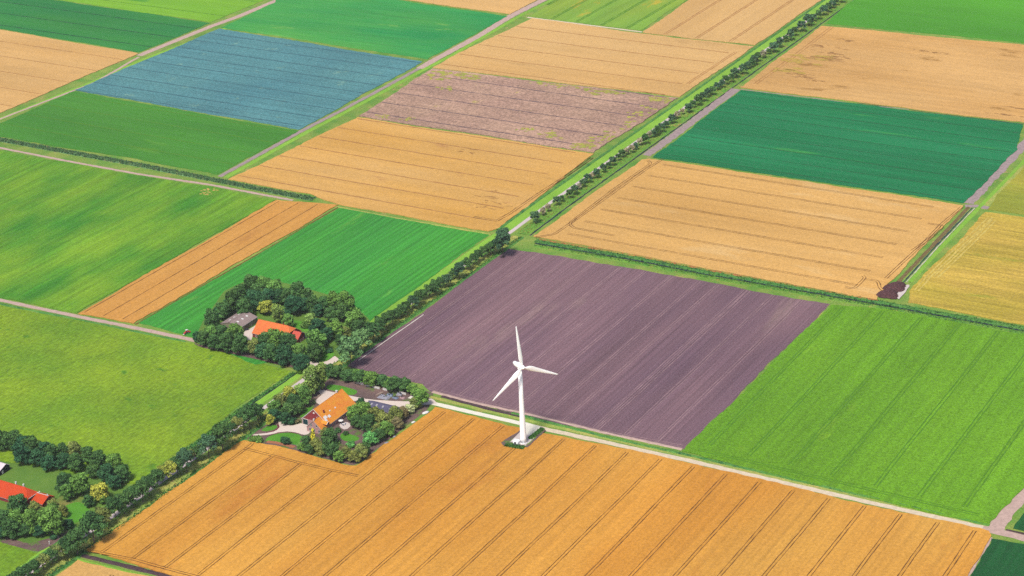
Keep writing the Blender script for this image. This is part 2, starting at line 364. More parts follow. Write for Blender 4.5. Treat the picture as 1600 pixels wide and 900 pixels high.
F['r'] = field('wheat_field', [(133, 861), (250, 779), (374, 692), (382, 689), (430, 697), (548, 729), (556, 729), (566, 724), (680, 637), (815, 670), (1066, 722), (1300, 777), (1545, 831), (1549, 838), (1513, 898), (1480, 960), (900, 1130), (264, 899)], M['wheat_front'], .7, 'large orange wheat field in the foreground')
F['s'] = field('wheat_field', [(122, 876), (232, 901), (500, 975), (200, 1010), (-20, 970), (88, 901)], M['wheat'], .6, 'small wheat corner at the bottom edge')
F['t'] = field('ploughed_field', [(795, 389), (835, 394), (1000, 421), (1167, 453), (1297, 475), (1069, 702), (940, 677), (700, 620), (672, 612), (660, 600), (543, 572)], M['soil'], .12, 'purple brown ploughed field behind the wind turbine')
F['u'] = field('potato_field', [(1299, 477), (1377, 483), (1600, 523), (1800, 560), (1660, 690), (1600, 763), (1546, 822), (1300, 764), (1066, 706)], M['green_i'], .5, 'bright green potato field on the right')
F['v'] = field('wheat_field', [(833, 370), (1003, 250), (1015, 249), (1260, 284), (1505, 322), (1392, 440), (1370, 469), (1200, 439), (1000, 400)], M['wheat'], .6, 'wide tan wheat field below the teal beet field')
F['w'] = field('beet_field', [(1158, 141), (1380, 168), (1598, 195), (1590, 234), (1505, 318), (1260, 281), (1020, 246)], M['teal'], .4, 'deep teal green beet field on the right')
F['x'] = field('wheat_field', [(1284, 41), (1600, 71), (1800, 92), (1800, 217), (1600, 192), (1380, 165), (1157, 137)], M['stubble'], .6, 'tan wheat field with flattened brown patches')
F['y'] = field('crop_field', [(1333, 1), (1450, -75), (1800, -40), (1800, 88), (1600, 67), (1288, 37)], M['green_j'], .2, 'fresh green field in the top right corner')
F['z'] = field('yellowing_field', [(1540, 332), (1600, 340), (1800, 372), (1800, 556), (1600, 508), (1419, 473), (1421, 455)], M['gold'], .4, 'yellowing striped field at the right edge')
F['z2'] = field('yellowing_field', [(1543, 328), (1600, 336), (1800, 368), (1800, 225), (1612, 247), (1556, 308)], M['gold_b'], .4, 'small greener yellow field at the right edge')
F['z3'] = field('crop_field', [(1549, 842), (1600, 851), (1760, 884), (1700, 1010), (1480, 1000), (1517, 900)], M['green_k'], .4, 'dark green crop field in the bottom right corner')
F['z4'] = field('crop_field', [(1583, 826), (1600, 830), (1760, 862), (1760, 700), (1612, 780)], M['green_k'], .3, 'dark green field corner beside the right track junction')

# tramlines (wheel ruts) in the crops
TX = [-156+22.05*k for k in range(32)]
for k, xx in enumerate(TX):
    if k < 4: continue
    tramlines(F['r'], M['tram_o'], 'Y', xx, 9999, (7 if k > 4 else 14, 3), hw=.24, gauge=.95, wob=.3)
tramlines(F['r'], M['tram_o'], hw=.24, gauge=.95,
          lines=[smooth_line(p, 6) for p in ([(135, 862), (158.7, 865), (250, 799), (320, 749), (392, 697), (395, 694)], [(207, 874.7), (300, 806), (425, 715)], [(252, 887), (257, 889), (370, 803), (469, 727)], [(310.7, 899.5), (420, 812), (517, 737)],
                                             [(160, 866), (207, 875), (256, 889), (330, 908)], [(381, 702), (425, 713), (469, 725), (517, 736), (560, 745)])])
for xx in (-153.6, -142, -116.2, -94, -72, -51.5, -29, -7, 8, 30, 33.2, 52, 74): tramlines(F['t'], M['tram_l'], 'Y', xx, 9999, (1, 1), hw=.17, gauge=.95, wob=.35)
tramlines(F['t'], M['tram_l'], lines=[[(668, 606), (760, 630), (940, 674), (1066, 697)]], hw=.2, gauge=1.0)
tramlines(F['k'], M['tram_p'], 'X', at(533, 220).y, 27.5, (2, 16), single=True, hw=.7)
tramlines(F['k'], M['tram_o'], lines=[smooth_line(p, 3) for p in ([(925, 247), (878, 280), (838, 306), (796, 335), (776, 346), (740, 340)],)], hw=.35, gauge=1.2)
tramlines(F['g'], M['tram_p'], 'X', at(744, 70).y, 35, (2, 14), single=True, hw=.7)
tramlines(F['g'], M['tram_p'], lines=[[(1150, 82), (1112, 107), (1074, 132)]], hw=.45, gauge=1.2)
tramlines(F['h'], M['tram_p'], 'Y', at(1089, 60).x, 36, (2, 0), hw=.5, gauge=1.2)
tramlines(F['d'], M['tram_b'], 'X', at(350, 84).y, 25.5, (1, 1), single=True, hw=.8)
tramlines(F['b'], M['tram_d'], 'X', at(200, 30).y, 36, (1, 1), single=True, hw=.9)
tramlines(F['a'], M['tram_g'], 'X', at(250, 12).y, 60, (1, 1), single=True, hw=.6)
tramlines(F['l'], M['tram_g'], 'X', at(200, 185).y, 30, (1, 1), single=True, hw=.6)
tramlines(F['i'], M['tram_g'], 'Y', at(880, 20).x, 30, (1, 0), hw=.6, gauge=1.2)
tramlines(F['j'], M['tram_m'], 'X', at(800, 137).y, 29, (2, 10), single=True, hw=.7, wob=.5)
tramlines(F['n'], M['tram_o'], 'Y', at(470, 318).x-2, 17, (3, 3), single=True, hw=.35)
tramlines(F['u'], M['tram_g'], 'Y', at(1350, 685).x, 27.5, (14, 3), hw=.42, gauge=1.1, wob=.3)
tramlines(F['u'], M['tram_g'], lines=[[(1090, 703), (1300, 752), (1530, 806)]], hw=.4, gauge=1.1)
tramlines(F['v'], M['tram_o'], 'X', at(1037, 279).y, 27.8, (22, 20), hw=.26, gauge=1.0,
          lines=[smooth_line(p, 5) for p in ([(1012, 252), (1018, 256), (960, 296), (913, 332), (889, 350), (896, 357), (960, 369)], [(836, 372), (866, 367), (900, 344), (1006, 268), (1036, 249)],
                                             [(1503, 324), (1470, 352), (1440, 384), (1405, 416), (1384, 436)], [(1450, 350), (1474, 354), (1452, 374), (1425, 393)], [(1320, 450), (1335, 452), (1352, 435), (1348, 432)], [(1350, 437), (1372, 440), (1375, 452), (1382, 456)])])
tramlines(F['x'], M['tram_p'], lines=[[(1300, 43), (1265, 70), (1235, 93), (1180, 132)]], hw=.4, gauge=1.6)
tramlines(F['c'], M['tram_p'], 'X', at(100, 80).y, 40, (2, 2), single=True, hw=.5)
tramlines(F['w'], M['tram_d'], 'X', at(1300, 215).y, 24, (1, 1), single=True, hw=.5, wob=.4)
tramlines(F['z'], plain('swath_pale', (214, 190, 96), .95, .35, 3), lines=[[(1548, 340), (1500, 385), (1450, 434), (1432, 455)], [(1553, 345), (1508, 390), (1462, 434)]], hw=.6, gauge=1.5)
tramlines(F['s'], M['tram_o'], lines=[[(176, 900), (150, 920)]], hw=.35, gauge=1.0)


def inside(poly, x, y):
    c = False
    for a, b in zip(poly, poly[1:]+poly[:1]):
        if (a.y > y) != (b.y > y) and x < (b.x-a.x)*(y-a.y)/(b.y-a.y)+a.x: c = not c
    return c
def patch(fld, pts, m, rx, ry, label, n=9, seed=1):
    """ragged patch of other growth in a field: many small uneven blotches in one sheet"""
    r_ = random.Random(seed); mb = MB(); z = fld[0]['h']+.05
    for x, y, k in pts:
        c = at(x, y)
        for q_ in range(n):
            cx = c.x+r_.gauss(0, rx*k*.6); cy = c.y+r_.gauss(0, ry*k*.6); a = rx*k*r_.uniform(.1, .4); b = ry*k*r_.uniform(.1, .4); z += .00004
            if not all(inside(fld[1], cx+dx, cy+dy) for dx in (-a*1.3, a*1.3) for dy in (-b*1.3, b*1.3)): continue
            mb.poly([(cx+a*math.cos(t*.628)*r_.uniform(.6, 1.2), cy+b*math.sin(t*.628)*r_.uniform(.6, 1.2), z) for t in range(10)])
    o = mb.build('growth_patch', m, fld[0]); o['kind'] = 'structure'; return o
WEED = cropmat('yellow_weeds', (190, 182, 78), (160, 172, 70), (180, 150, 100), patch=8, spot_s=4, spots=.5, grain=.4, gs=1.0)
LODG = plain('flattened_wheat', (170, 124, 70), .95, .3, 2); LODG2 = plain('green_shoots', (196, 164, 74), .95, .25, 3)
patch(F['j'], [(690, 113, 1.2), (712, 117, 1.2), (740, 122, 1), (690, 125, .7), (700, 140, .6), (845, 130, .8), (880, 134, .7), (910, 138, .9), (940, 142, 1.2), (960, 144, .8), (820, 202, .6), (862, 212, .8), (1030, 155, 1), (1045, 160, 1.1), (1020, 172, .9), (1000, 180, .8), (1005, 196, 1), (985, 203, .9), (970, 212, 1), (950, 222, 1.2), (935, 232, 1.2), (915, 230, .8), (905, 228, .6), (640, 188, .5), (600, 183, .5)], WEED, 13, 9, '', 16, 3)
patch(F['x'], [(1290, 74, 1), (1300, 84, 1), (1296, 93, 1.2), (1283, 94, 1), (1310, 90, .8), (1245, 117, .8), (1262, 122, .8), (1275, 127, .6), (1320, 64, .7), (1440, 80, .6), (1470, 84, .6), (1590, 170, .8), (1570, 180, .7)], LODG, 16, 3.2, '', 14, 5)
patch(F['x'], [(1255, 88, 1.4), (1240, 97, 1.2), (1222, 112, 1.2)], LODG2, 18, 7, '', 14, 6)
patch(F['k'], [(740, 235, .7), (735, 240, .7), (762, 308, .8), (775, 318, .8), (755, 325, .7), (770, 300, .6)], LODG, 12, 3, '', 10, 7)
patch(F['m'], [(327, 298, .6), (321, 302, .5)], plain('bare_patch', (206, 178, 96), .95, .2, 2), 8, 6, '', 12, 8)

# ------------------------------------------------------------------ roads, tracks, verges and ditches
AX = [(-40, 958), (58, 889), (180, 806), (261, 748), (640, 477), (800, 363), (862, 317), (1013, 210), (1199, 78), (1306, 2), (1440, -95)]
def offset_px(px, du, dv=0):
    return [(x+du, y+dv) for x, y in px]
UPA = [(800, 363), (862, 317), (1013, 210), (1199, 78), (1306, 2), (1440, -95)]
LOA = [(-40, 958), (58, 889), (180, 806), (261, 748), (640, 477), (795, 367)]
def shift(px, dx):
    """the same line moved dx metres along the fields (towards the right)"""
    return [at(*p)+Vector((dx, 0, 0)) for p in px]
def strip_w(name, pts, hw, z, m, label, cat, jit=.3):
    o = ribbon(MB(), pts, hw, uz(z), jit).build(name, m); return meta(o, label, cat, None, 'structure')
def bank_w(name, pts, hw, h, m, label, cat='verge', jit=.3):
    global at
    keep = at
    at = lambda p, *_: p
    o = bank(name, [(p,) for p in pts], hw, h, m, label, cat, jit); at = keep; return o
strip_w('road', shift(AX, -1.2), 1.8, .05, M['asphalt'], 'pale narrow road running down the whole tree avenue', 'road', .05)
strip_w('verge', shift(UPA, -7.2), 4.2, .03, M['bank_lime'], 'bright mown grass verge left of the far avenue', 'verge', .3)
bank_w('verge', shift(UPA, 9.5), 5.5, .5, M['bank'], 'rough green verge right of the far avenue')
strip_w('ditch', shift(UPA, 16.2), .8, .04, M['water'], 'thin dark ditch right of the far avenue', 'ditch', .3)
bank_w('verge', shift(UPA, -13.2), 1.6, .7, M['bank_dark'], 'dark weedy ditch edge left of the far avenue')
strip_w('verge', shift(LOA, -9), 3.2, .03, M['bank_lime'], 'light grass verge left of the near avenue', 'verge', .3)
bank_w('verge', shift(LOA, 7.5), 4.2, .5, M['bank_yel'], 'dry yellow verge right of the near avenue')
bank_w('verge', shift(LOA, 12.6), 1.6, .6, M['bank_dark'], 'dark weedy ditch edge right of the near avenue')
bank('verge', [(200, 768), (316, 686), (360, 651), (460, 583)], 1.5, .6, M['bank_dark'], 'dark ditch edge along the bright meadow')
strip('ditch', [(206, 768), (320, 688), (364, 652), (464, 583)], .5, .05, M['water'], 'thin dark ditch along the bright meadow', 'ditch')
bank('verge', [(-20, 925), (20, 899), (64, 868), (100, 842), (128, 822)], 1.8, .6, M['bank_dark'], 'dark ditch edge beside the bottom left meadow')
# cross ditch with reeds on the left, tracks beside it
bank('verge', [(-240, 178), (0, 219), (220, 259), (330, 281), (467, 308), (486, 311)], 3.6, .8, M['reed'], 'reed filled ditch crossing the left fields')
strip('track', [(-240, 188), (0, 231), (112, 253), (217, 272), (330, 289), (458, 313)], 1.7, .045, M['track_pink'], 'pinkish clay track below the reed ditch', 'track')
bank('verge', [(500, 318), (620, 341), (768, 366)], 1.3, .4, M['bank_yel'], 'thin dry verge above the striped green field')
# far left track and second track
strip('track', [(-380, 338), (0, 186), (75, 157), (150, 128), (217, 89)], 1.6, .045, M['track_pink'], 'clay track at the far left', 'track')
strip('track', [(217, 87), (330, 41), (372, 26), (436, -1), (640, -90)], 4.0, .05, M['track_pink'], 'wide clay track in the far left corner', 'track')
strip_w('verge', shift([(-380, 330), (0, 182), (150, 122), (217, 92), (330, 50), (436, 6), (640, -82)], 5.5), 2.6, .03, M['bank_lime'], 'bright grass strip beside the far left track', 'verge')
strip('track', [(343, 276), (478, 201), (533, 173), (655, 107), (700, 84), (800, 26), (860, -4), (960, -56)], 2.3, .045, M['track_grey'], 'grey track between cabbages and wheat', 'track', .5)
strip('track', [(655, 107), (700, 82), (745, 58), (800, 24), (860, -6)], 4.2, .05, M['track_pink'], 'wide pale clay track at the top edge', 'track', .5)
strip_w('verge', shift([(343, 276), (478, 201), (533, 173), (655, 107), (700, 84), (800, 26), (860, -4), (960, -56)], 6.5), 2.6, .06, M['bank_lime'], 'bright grass strip beside the grey track', 'verge')
strip('track', [(824, 27), (1003, 50)], 1.6, .05, M['track'], 'pale track below the yellow streaked field', 'track')
# lower left lane to the farm
strip('lane', [(-260, 422), (0, 469), (118, 494), (205, 511), (300, 531), (322, 536)], 2.2, .055, M['track_pink'], 'pale lane leading to the farm with grey barn', 'lane')
bank('verge', [(-260, 428), (0, 475), (120, 499), (290, 534)], 1.2, .5, M['bank_dark'], 'dark ditch edge below the farm lane')
bank('verge', [(528, 324), (440, 376), (330, 439), (212, 507)], .8, .35, plain('dry_edge', (120, 92, 40), .95, .4, 2), 'brown edge right of the narrow wheat strip')
# right hand cross ditch
DR = [(836, 380), (1000, 408), (1100, 428), (1233, 451), (1380, 477), (1600, 517), (1800, 556)]
bank('verge', offset_px(DR, 0, -3.5), 3.2, .45, M['bank_dark'], 'dark green weedy bank below the wide tan wheat field')
bank('verge', offset_px(DR, 0, 4), 2.6, .4, M['bank'], 'light grass bank above the ploughed field')
strip('ditch', offset_px(DR, 0, .3), 1.0, .2, M['water'], 'dark water in the long ditch above the ploughed field', 'ditch')
bank('verge', [(842, 374), (1000, 400.5), (1120, 424.5), (1200, 439), (1372, 470)], 1.7, .7, M['rust'], 'dry grass edge of the wide tan wheat field')
# right hand ditch beside the tan wheat
bank('verge', [(1513, 324), (1457, 384), (1403, 441)], 1.7, .6, plain('dry_ditch_bank', (128, 108, 66), .95, .35, 1.5), 'brown ditch bank right of the wide tan wheat field')
strip('ditch', [(1519, 325), (1462, 385), (1412, 441)], .6, .05, M['water'], 'dark ditch right of the wide tan wheat field', 'ditch')
strip('path', [(1523, 325), (1466, 385), (1416, 441)], .3, .07, M['concrete'], 'pale ditch lining right of the wide tan wheat field', 'lining', .2)
bank('verge', [(1800, 60), (1612, 240), (1528, 326), (1472, 385), (1421, 441)], 1.9, .4, M['bank_lime'], 'bright grass verge left of the yellowing field')
strip('track', [(1800, 70), (1620, 240), (1560, 300), (1537, 327)], 2.2, .05, M['bank_yel'], 'dry track at the right edge', 'track')
strip('track', [(1800, 20), (1600, 226), (1560, 268), (1513, 318)], 4.2, .05, M['track_grey'], 'muddy grey track right of the teal beet field', 'track', 1.0)
strip('track', [(1508, 322), (1526, 322), (1545, 325)], 3.0, .06, M['track_grey'], 'muddy crossing over the ditch at the right', 'track', .5)
strip('track', [(1150, 139), (1110, 169), (1066, 202), (1010, 243)], 4.2, .05, M['track_grey'], 'muddy grey strip left of the teal beet field', 'track', .8)
strip('track', [(1157, 139.5), (1260, 152), (1340, 163), (1420, 171)], .8, .06, M['track_grey'], 'thin grey edge above the teal beet field', 'track', .3)
strip('ditch', [(1340, 161), (1470, 178), (1600, 194), (1800, 220)], .6, .05, M['ditchsoil'], 'thin dark furrow above the teal beet field', 'ditch')
# central track from the farm to the right edge, with its ditch
strip('track', [(640, 620), (680, 631), (740, 645), (815, 662)], 2.2, .06, M['track_white'], 'white shell track leading to the wind turbine', 'track', .2)
strip('track', [(813, 661.5), (840, 668), (1066, 717.5), (1300, 772), (1555, 829)], 2.2, .06, M['track'], 'pale track above the large orange wheat field', 'track', .3)
CT = [(672, 620), (740, 637), (815, 655), (1066, 712), (1300, 767), (1545, 823)]
strip('verge', offset_px(CT, 0, .2), 1.6, .045, M['bank_yel'], 'yellow grass strip above the pale track', 'verge')
bank('verge', [(800, 645), (940, 681), (1066, 709), (1300, 763), (1546, 821)], 1.5, .6, M['bank_dark'], 'dark green ditch edge above the pale track')
strip('ditch', [(690, 619), (760, 638), (815, 651)], 1.6, .05, M['ditchsoil'], 'bare dark ditch above the white shell track', 'ditch')
bank('verge', [(676, 612), (740, 629), (820, 646), (940, 675), (1066, 702)], 1.5, .4, M['track_pink'], 'pale dug out edge along the ploughed field')
strip('track', [(1850, 560), (1680, 680), (1603, 764), (1575, 798), (1552, 832)], 4.6, .065, M['track_pink'], 'wide pinkish track at the right edge', 'track', .7)
strip('track', [(1535, 826), (1560, 831), (1600, 841), (1800, 885)], 3.2, .07, M['track_pink'], 'pinkish track running out of the bottom right junction', 'track', .4)
bank('verge', [(1572, 828), (1600, 834), (1760, 868)], .9, .5, M['ditchsoil'], 'dark furrow beside the right junction')
strip('verge', [(1549, 840), (1513, 899), (1490, 940)], 1.0, .08, M['track_pink'], 'pale edge of the dark green corner field', 'verge')
# bottom left cross ditch
bank('verge', [(128, 868), (200, 885), (264, 901), (420, 940)], 2.0, .5, M['ditchsoil'], 'bare brown ditch below the large orange wheat field')
bank('verge', [(118, 873), (170, 886), (240, 903)], 1.0, .4, M['bank_lime'], 'light grass edge of the bottom wheat corner')
strip('ditch', [(662, 492), (610, 528), (560, 564)], .45, .3, M['concrete'], 'pale edge of the ploughed field beside the near avenue', 'edge', .1)

# ------------------------------------------------------------------ farm plots
def plot(name, px, z, m, label, cat, r=1, step=3, jit=.25):
    pts = [at(*p) for p in px]
    if sum(a.x*b.y-b.x*a.y for a, b in zip(pts, pts[1:]+pts[:1])) < 0: pts = pts[::-1]
    d = densify(pts, step, jit)
    for _ in range(r):
        d = [(d[i-1]+d[i]*2+d[(i+1) % len(d)])/4 for i in range(len(d))]
    z = uz(z); bm = bmesh.new(); v = [bm.verts.new((p.x, p.y, z)) for p in d]
    es = [bm.edges.new((v[i], v[(i+1) % len(v)])) for i in range(len(v))]
    bmesh.ops.triangle_fill(bm, edges=es, use_beauty=True, normal=(0, 0, 1))
    for f in bm.faces:
        if f.normal.z < 0: f.normal_flip()
    me = bpy.data.meshes.new(name); bm.to_mesh(me); bm.free(); me.materials.append(m)
    o = bpy.data.objects.new(name, me); COL.objects.link(o); return meta(o, label, cat, None, 'structure')
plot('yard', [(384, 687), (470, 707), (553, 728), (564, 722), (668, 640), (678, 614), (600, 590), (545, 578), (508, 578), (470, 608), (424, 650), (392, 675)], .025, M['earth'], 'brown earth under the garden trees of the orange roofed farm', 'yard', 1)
plot('lawn', [(404, 674), (417, 665), (434, 663.5), (436, 667.5), (427.5, 673), (415, 675)], .05, M['lawn'], 'small oval lawn inside the curve of the driveway', 'lawn')
plot('lawn', [(413, 690), (417, 682.7), (434, 677), (449, 675.5), (466.7, 678), (474, 682), (465, 697), (457, 694)], .05, M['lawn'], 'larger front lawn below the curved driveway', 'lawn')
plot('lawn', [(507, 607), (515, 600), (535, 603), (560, 610), (555, 618), (545, 617.5), (525, 612)], .05, M['lawn'], 'lawn behind the orange roofed farmhouse', 'lawn', 1)
plot('lawn', [(531, 677), (538, 675.5), (564, 684), (561, 688.5), (546, 691.5), (532, 687)], .05, M['lawn'], 'small back lawn among the trees right of the farmhouse', 'lawn', 1)
plot('lawn', [(466, 652), (477, 638), (486, 634), (492, 636), (472, 654)], .05, M['lawn'], 'narrow shaded lawn left of the farmhouse', 'lawn', 1)
plot('driveway', [(391, 679.5), (400, 681.5), (417, 680), (437, 675.5), (449, 674.3), (466.7, 676.8), (474.7, 681), (484, 678), (484, 664), (470, 660), (461, 664.5), (454, 666.5), (445, 663), (440, 656.5), (434, 657.5), (434.5, 663), (437.5, 667.5), (430, 673), (417, 677.2)], .075, M['gravel'], 'curved pale gravel driveway in front of the farmhouse', 'driveway', 2, 2)
plot('farmyard', [(484, 604), (500, 608.5), (522, 613), (545, 618), (566, 622.5), (587, 625), (636, 627.3), (660, 626), (674, 622), (684, 631), (662, 633), (640, 634), (629, 637.5), (600, 634), (575, 629), (552, 626), (530, 645), (500, 634), (492, 628), (503, 616)], .08, M['gravel'], 'pale gravel farmyard behind the orange roofed barn', 'farmyard', 1, 2)
plot('patio', [(528, 665), (536, 658), (550, 662), (548, 667), (538, 673)], .06, M['concrete'], 'pale paved patio right of the farmhouse', 'patio', 1)
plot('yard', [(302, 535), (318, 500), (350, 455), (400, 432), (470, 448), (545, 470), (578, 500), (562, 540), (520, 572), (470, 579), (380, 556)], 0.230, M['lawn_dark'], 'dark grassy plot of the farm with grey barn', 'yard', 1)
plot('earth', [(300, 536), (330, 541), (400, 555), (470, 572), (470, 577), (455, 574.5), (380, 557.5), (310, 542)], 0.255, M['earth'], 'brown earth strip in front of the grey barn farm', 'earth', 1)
plot('farmyard', [(378, 528), (382, 518), (393, 513), (404, 505), (403, 515), (394, 528), (392, 541), (386, 546), (381, 538)], 0.275, M['gravel'], 'pale gravel yard between grey barn and orange roof', 'farmyard', 1, 2)
plot('driveway', [(523, 556), (530, 561), (525, 567), (510, 572.5), (500, 575), (484, 570), (450, 562), (410, 551), (388, 545), (390, 538), (420, 547), (455, 556), (487, 566), (500, 567.5), (512, 564.5)], 0.280, M['gravel'], 'pale gravel drive from the avenue to the grey barn farm', 'driveway', 1, 2)
plot('lawn', [(490, 552), (500, 545), (520, 548), (523, 555), (512, 563.5), (500, 566.5), (492, 565)], 0.260, M['lawn'], 'bright lawn corner inside the bend of the drive', 'lawn', 1)
plot('lawn', [(455, 500), (480, 505), (490, 515), (478, 520), (462, 512), (440, 503)], 0.260, M['lawn'], 'lawn behind the orange roofed house of the grey barn farm', 'lawn', 1)
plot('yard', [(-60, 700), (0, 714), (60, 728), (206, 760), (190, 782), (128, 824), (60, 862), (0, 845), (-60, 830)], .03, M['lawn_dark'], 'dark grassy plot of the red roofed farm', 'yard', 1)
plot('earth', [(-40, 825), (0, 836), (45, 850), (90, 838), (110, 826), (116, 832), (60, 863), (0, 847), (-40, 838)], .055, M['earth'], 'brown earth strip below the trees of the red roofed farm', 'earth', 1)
plot('lawn', [(100, 790), (122, 783), (140, 795), (142, 806), (112, 820), (102, 805)], .06, M['lawn'], 'bright lawn patch beside the near avenue', 'lawn', 1)

# ------------------------------------------------------------------ wind turbine
white = plain('white_paint', (.78, .79, .80), .35, .03, 6, .4, raw=True)
steel = plain('dark_steel', (.05, .055, .06), .5, .1, 2, .4, raw=True)
pad = plot('turbine_pad', [(797, 692), (815, 674.5), (834.5, 686.5), (821, 698.3)], .09, M['concrete'], 'grey concrete pad under the wind turbine', 'pad', 0, 4, .02)
plot('track', [(815, 660), (842, 667), (852, 671), (842, 674), (829, 687), (818, 683), (821, 676)], .07, M['track_white'], 'white shell turning area beside the turbine pad', 'track', 1, 2)
plot('earth', [(783, 693.5), (790, 688), (812, 674), (817, 677), (796, 691), (822, 698), (836, 686), (850, 671.5), (853, 674), (824, 700.5), (812, 701), (786, 697.5)], .775, M['earth'], 'dark disturbed soil round the turbine pad', 'earth', 0, 3, .3)
plot('turbine_plot', [(786, 694.5), (814, 674), (818, 660), (852, 670), (836, 687), (822, 700)], .74, M['bank'], 'weedy plot cut out of the wheat for the turbine', 'plot', 1, 3)
for o in bpy.data.objects:
    if o.name.startswith(('turbine_pad',)): o.location.z = .72
    if o.get('label') == 'white shell turning area beside the turbine pad': o.location.z = .72
T = thing('wind_turbine', 'tall white three bladed wind turbine on the concrete pad', 'wind turbine', (0, 0, .8))
HUBZ = 54.2; yaw = rad(-28); ax = Vector((math.cos(yaw)*math.cos(rad(4)), math.sin(yaw)*math.cos(rad(4)), math.sin(rad(4))))
MB().lathe([(2.9, 0), (2.9, .35), (2.6, .4)], 28).build('foundation', M['concrete'], T, bevel=.05)
tw = MB().lathe([(2.05, .4), (1.98, 4), (1.72, 18), (1.45, 34), (1.18, 52.4)], 32).build('tower', white, T, True)
for zz, rr in ((18, 1.735), (34, 1.465)): MB().lathe([(rr, zz-.12), (rr+.02, zz), (rr, zz+.12)], 32).build('tower_joint', plain('joint_grey', (.6, .61, .62), .5, .05, 3, raw=True), tw, True)
tw2 = MB().lathe([(2.12, .4), (2.12, .8)], 32).build('tower_flange', white, tw, True)
dv = Vector((.518, -.855, 0)); dp = Vector((.855, .518, 0))
q = lambda u, v_, z: tuple(dv*v_+dp*u+Vector((0, 0, z)))
MB().hull([q(-.5, 1.7, .5), q(.5, 1.7, .5), q(.5, 2.1, .5), q(-.5, 2.1, .5)], [q(-.5, 1.65, 2.6), q(.5, 1.65, 2.6), q(.5, 2.06, 2.6), q(-.5, 2.06, 2.6)]).build('door', plain('grey_door', (.45, .47, .5), .5, .05, 2, raw=True), T)
hub = Vector((0, 0, HUBZ))+ax*3.2
e1 = Vector((0, 0, 1)).cross(Vector((ax.x, ax.y, 0)).normalized()); e2 = ax.cross(e1)
# nacelle: rounded tapering body along the axis
def tube(mb, prof, o, d, k=20, sq=1.0):
    e = e1; g = d.cross(e); n = len(mb.v)
    for t, r, lift in prof:
        for i in range(k):
            a = 2*math.pi*i/k; cx, sy = math.cos(a), math.sin(a); pw = sq
            mx = math.copysign(abs(cx)**pw, cx); my = math.copysign(abs(sy)**pw, sy)
            mb.v.append(tuple(o+d*t+e*mx*r+g*my*r+Vector((0, 0, lift))))
    for j in range(len(prof)-1):
        for i in range(k): mb.f.append((n+j*k+i, n+j*k+(i+1) % k, n+(j+1)*k+(i+1) % k, n+(j+1)*k+i))
    mb.f.append(tuple(n+i for i in reversed(range(k)))); m_ = n+(len(prof)-1)*k; mb.f.append(tuple(m_+i for i in range(k)))
    return mb
nac = tube(MB(), [(-6.6, .7, .15), (-6.4, 1.15, .1), (-4.5, 1.5, 0), (-1, 1.7, 0), (1.2, 1.6, 0), (1.9, 1.25, 0)], Vector((0, 0, HUBZ)), ax, 20, .75).build('nacelle', white, T, True)
MB().bar(Vector((0, 0, HUBZ+1.3))-ax*5.4, Vector((0, 0, HUBZ+2.6))-ax*5.4, .06).build('wind_sensor', steel, nac)
MB().bar(Vector((0, 0, HUBZ+1.2))-ax*3.2, Vector((0, 0, HUBZ+2.1))-ax*3.2, .25, .3).build('roof_vent', steel, nac)
MB().lathe([(1.3, 51.9), (1.45, 52.3), (1.45, 52.9)], 24).build('yaw_ring', white, T, True)
tube(MB(), [(-1.2, 1.25, 0), (.4, 1.35, 0), (1.2, 1.1, 0), (1.8, .6, 0), (2.0, .15, 0)], hub, ax, 20).build('hub', white, T, True)
BL = [(0, .55, .55, 0), (1.5, .55, .5, 10), (3.5, 1.5, .42, 16), (6, 1.75, .34, 14), (10, 1.45, .26, 10), (16, 1.08, .19, 6), (22, .72, .13, 3), (26.5, .40, .08, 1), (27.6, .06, .02, 0)]
for k in range(3):
    th = rad(94+120*k); d = (e1*math.cos(th)+e2*math.sin(th)).normalized(); cdir = ax.cross(d)
    mb = MB(); K = 14
    for t, ch, tk, tw_ in BL:
        a = rad(tw_); u = cdir*math.cos(a)+ax*math.sin(a); v_ = ax*math.cos(a)-cdir*math.sin(a)
        for i in range(K):
            b_ = 2*math.pi*i/K; sx = math.cos(b_); off = .25*ch if t > 2 else 0
            mb.v.append(tuple(hub+d*(t+.6)+u*(sx*ch+off)+v_*(math.sin(b_)*tk*(1 if sx < 0 else 1-.6*sx))))
    for j in range(len(BL)-1):
        for i in range(K): mb.f.append((j*K+i, j*K+(i+1) % K, (j+1)*K+(i+1) % K, (j+1)*K+i))
    mb.f.append(tuple(range((len(BL)-1)*K, len(BL)*K)))
    mb.build('blade', white, T, True)
# transformer cabin next to the tower
cp = at(807, 695.5); C_ = thing('transformer_cabin', 'small white transformer cabin at the foot of the wind turbine', 'cabin', (cp.x, cp.y, .8), rad(2))
MB().box(-1.7, 1.7, -1.3, 1.3, 0, 2.4).build('wall', white, C_, bevel=.05)
MB().hull([(-1.9, -1.5, 2.4), (1.9, -1.5, 2.4), (1.9, 1.5, 2.4), (-1.9, 1.5, 2.4)], [(-1.7, -1.3, 2.75), (1.7, -1.3, 2.75), (1.7, 1.3, 2.75), (-1.7, 1.3, 2.75)]).build('roof', white, C_)
MB().box(-.9, .5, -1.36, -1.29, .1, 2.0).build('door', steel, C_)

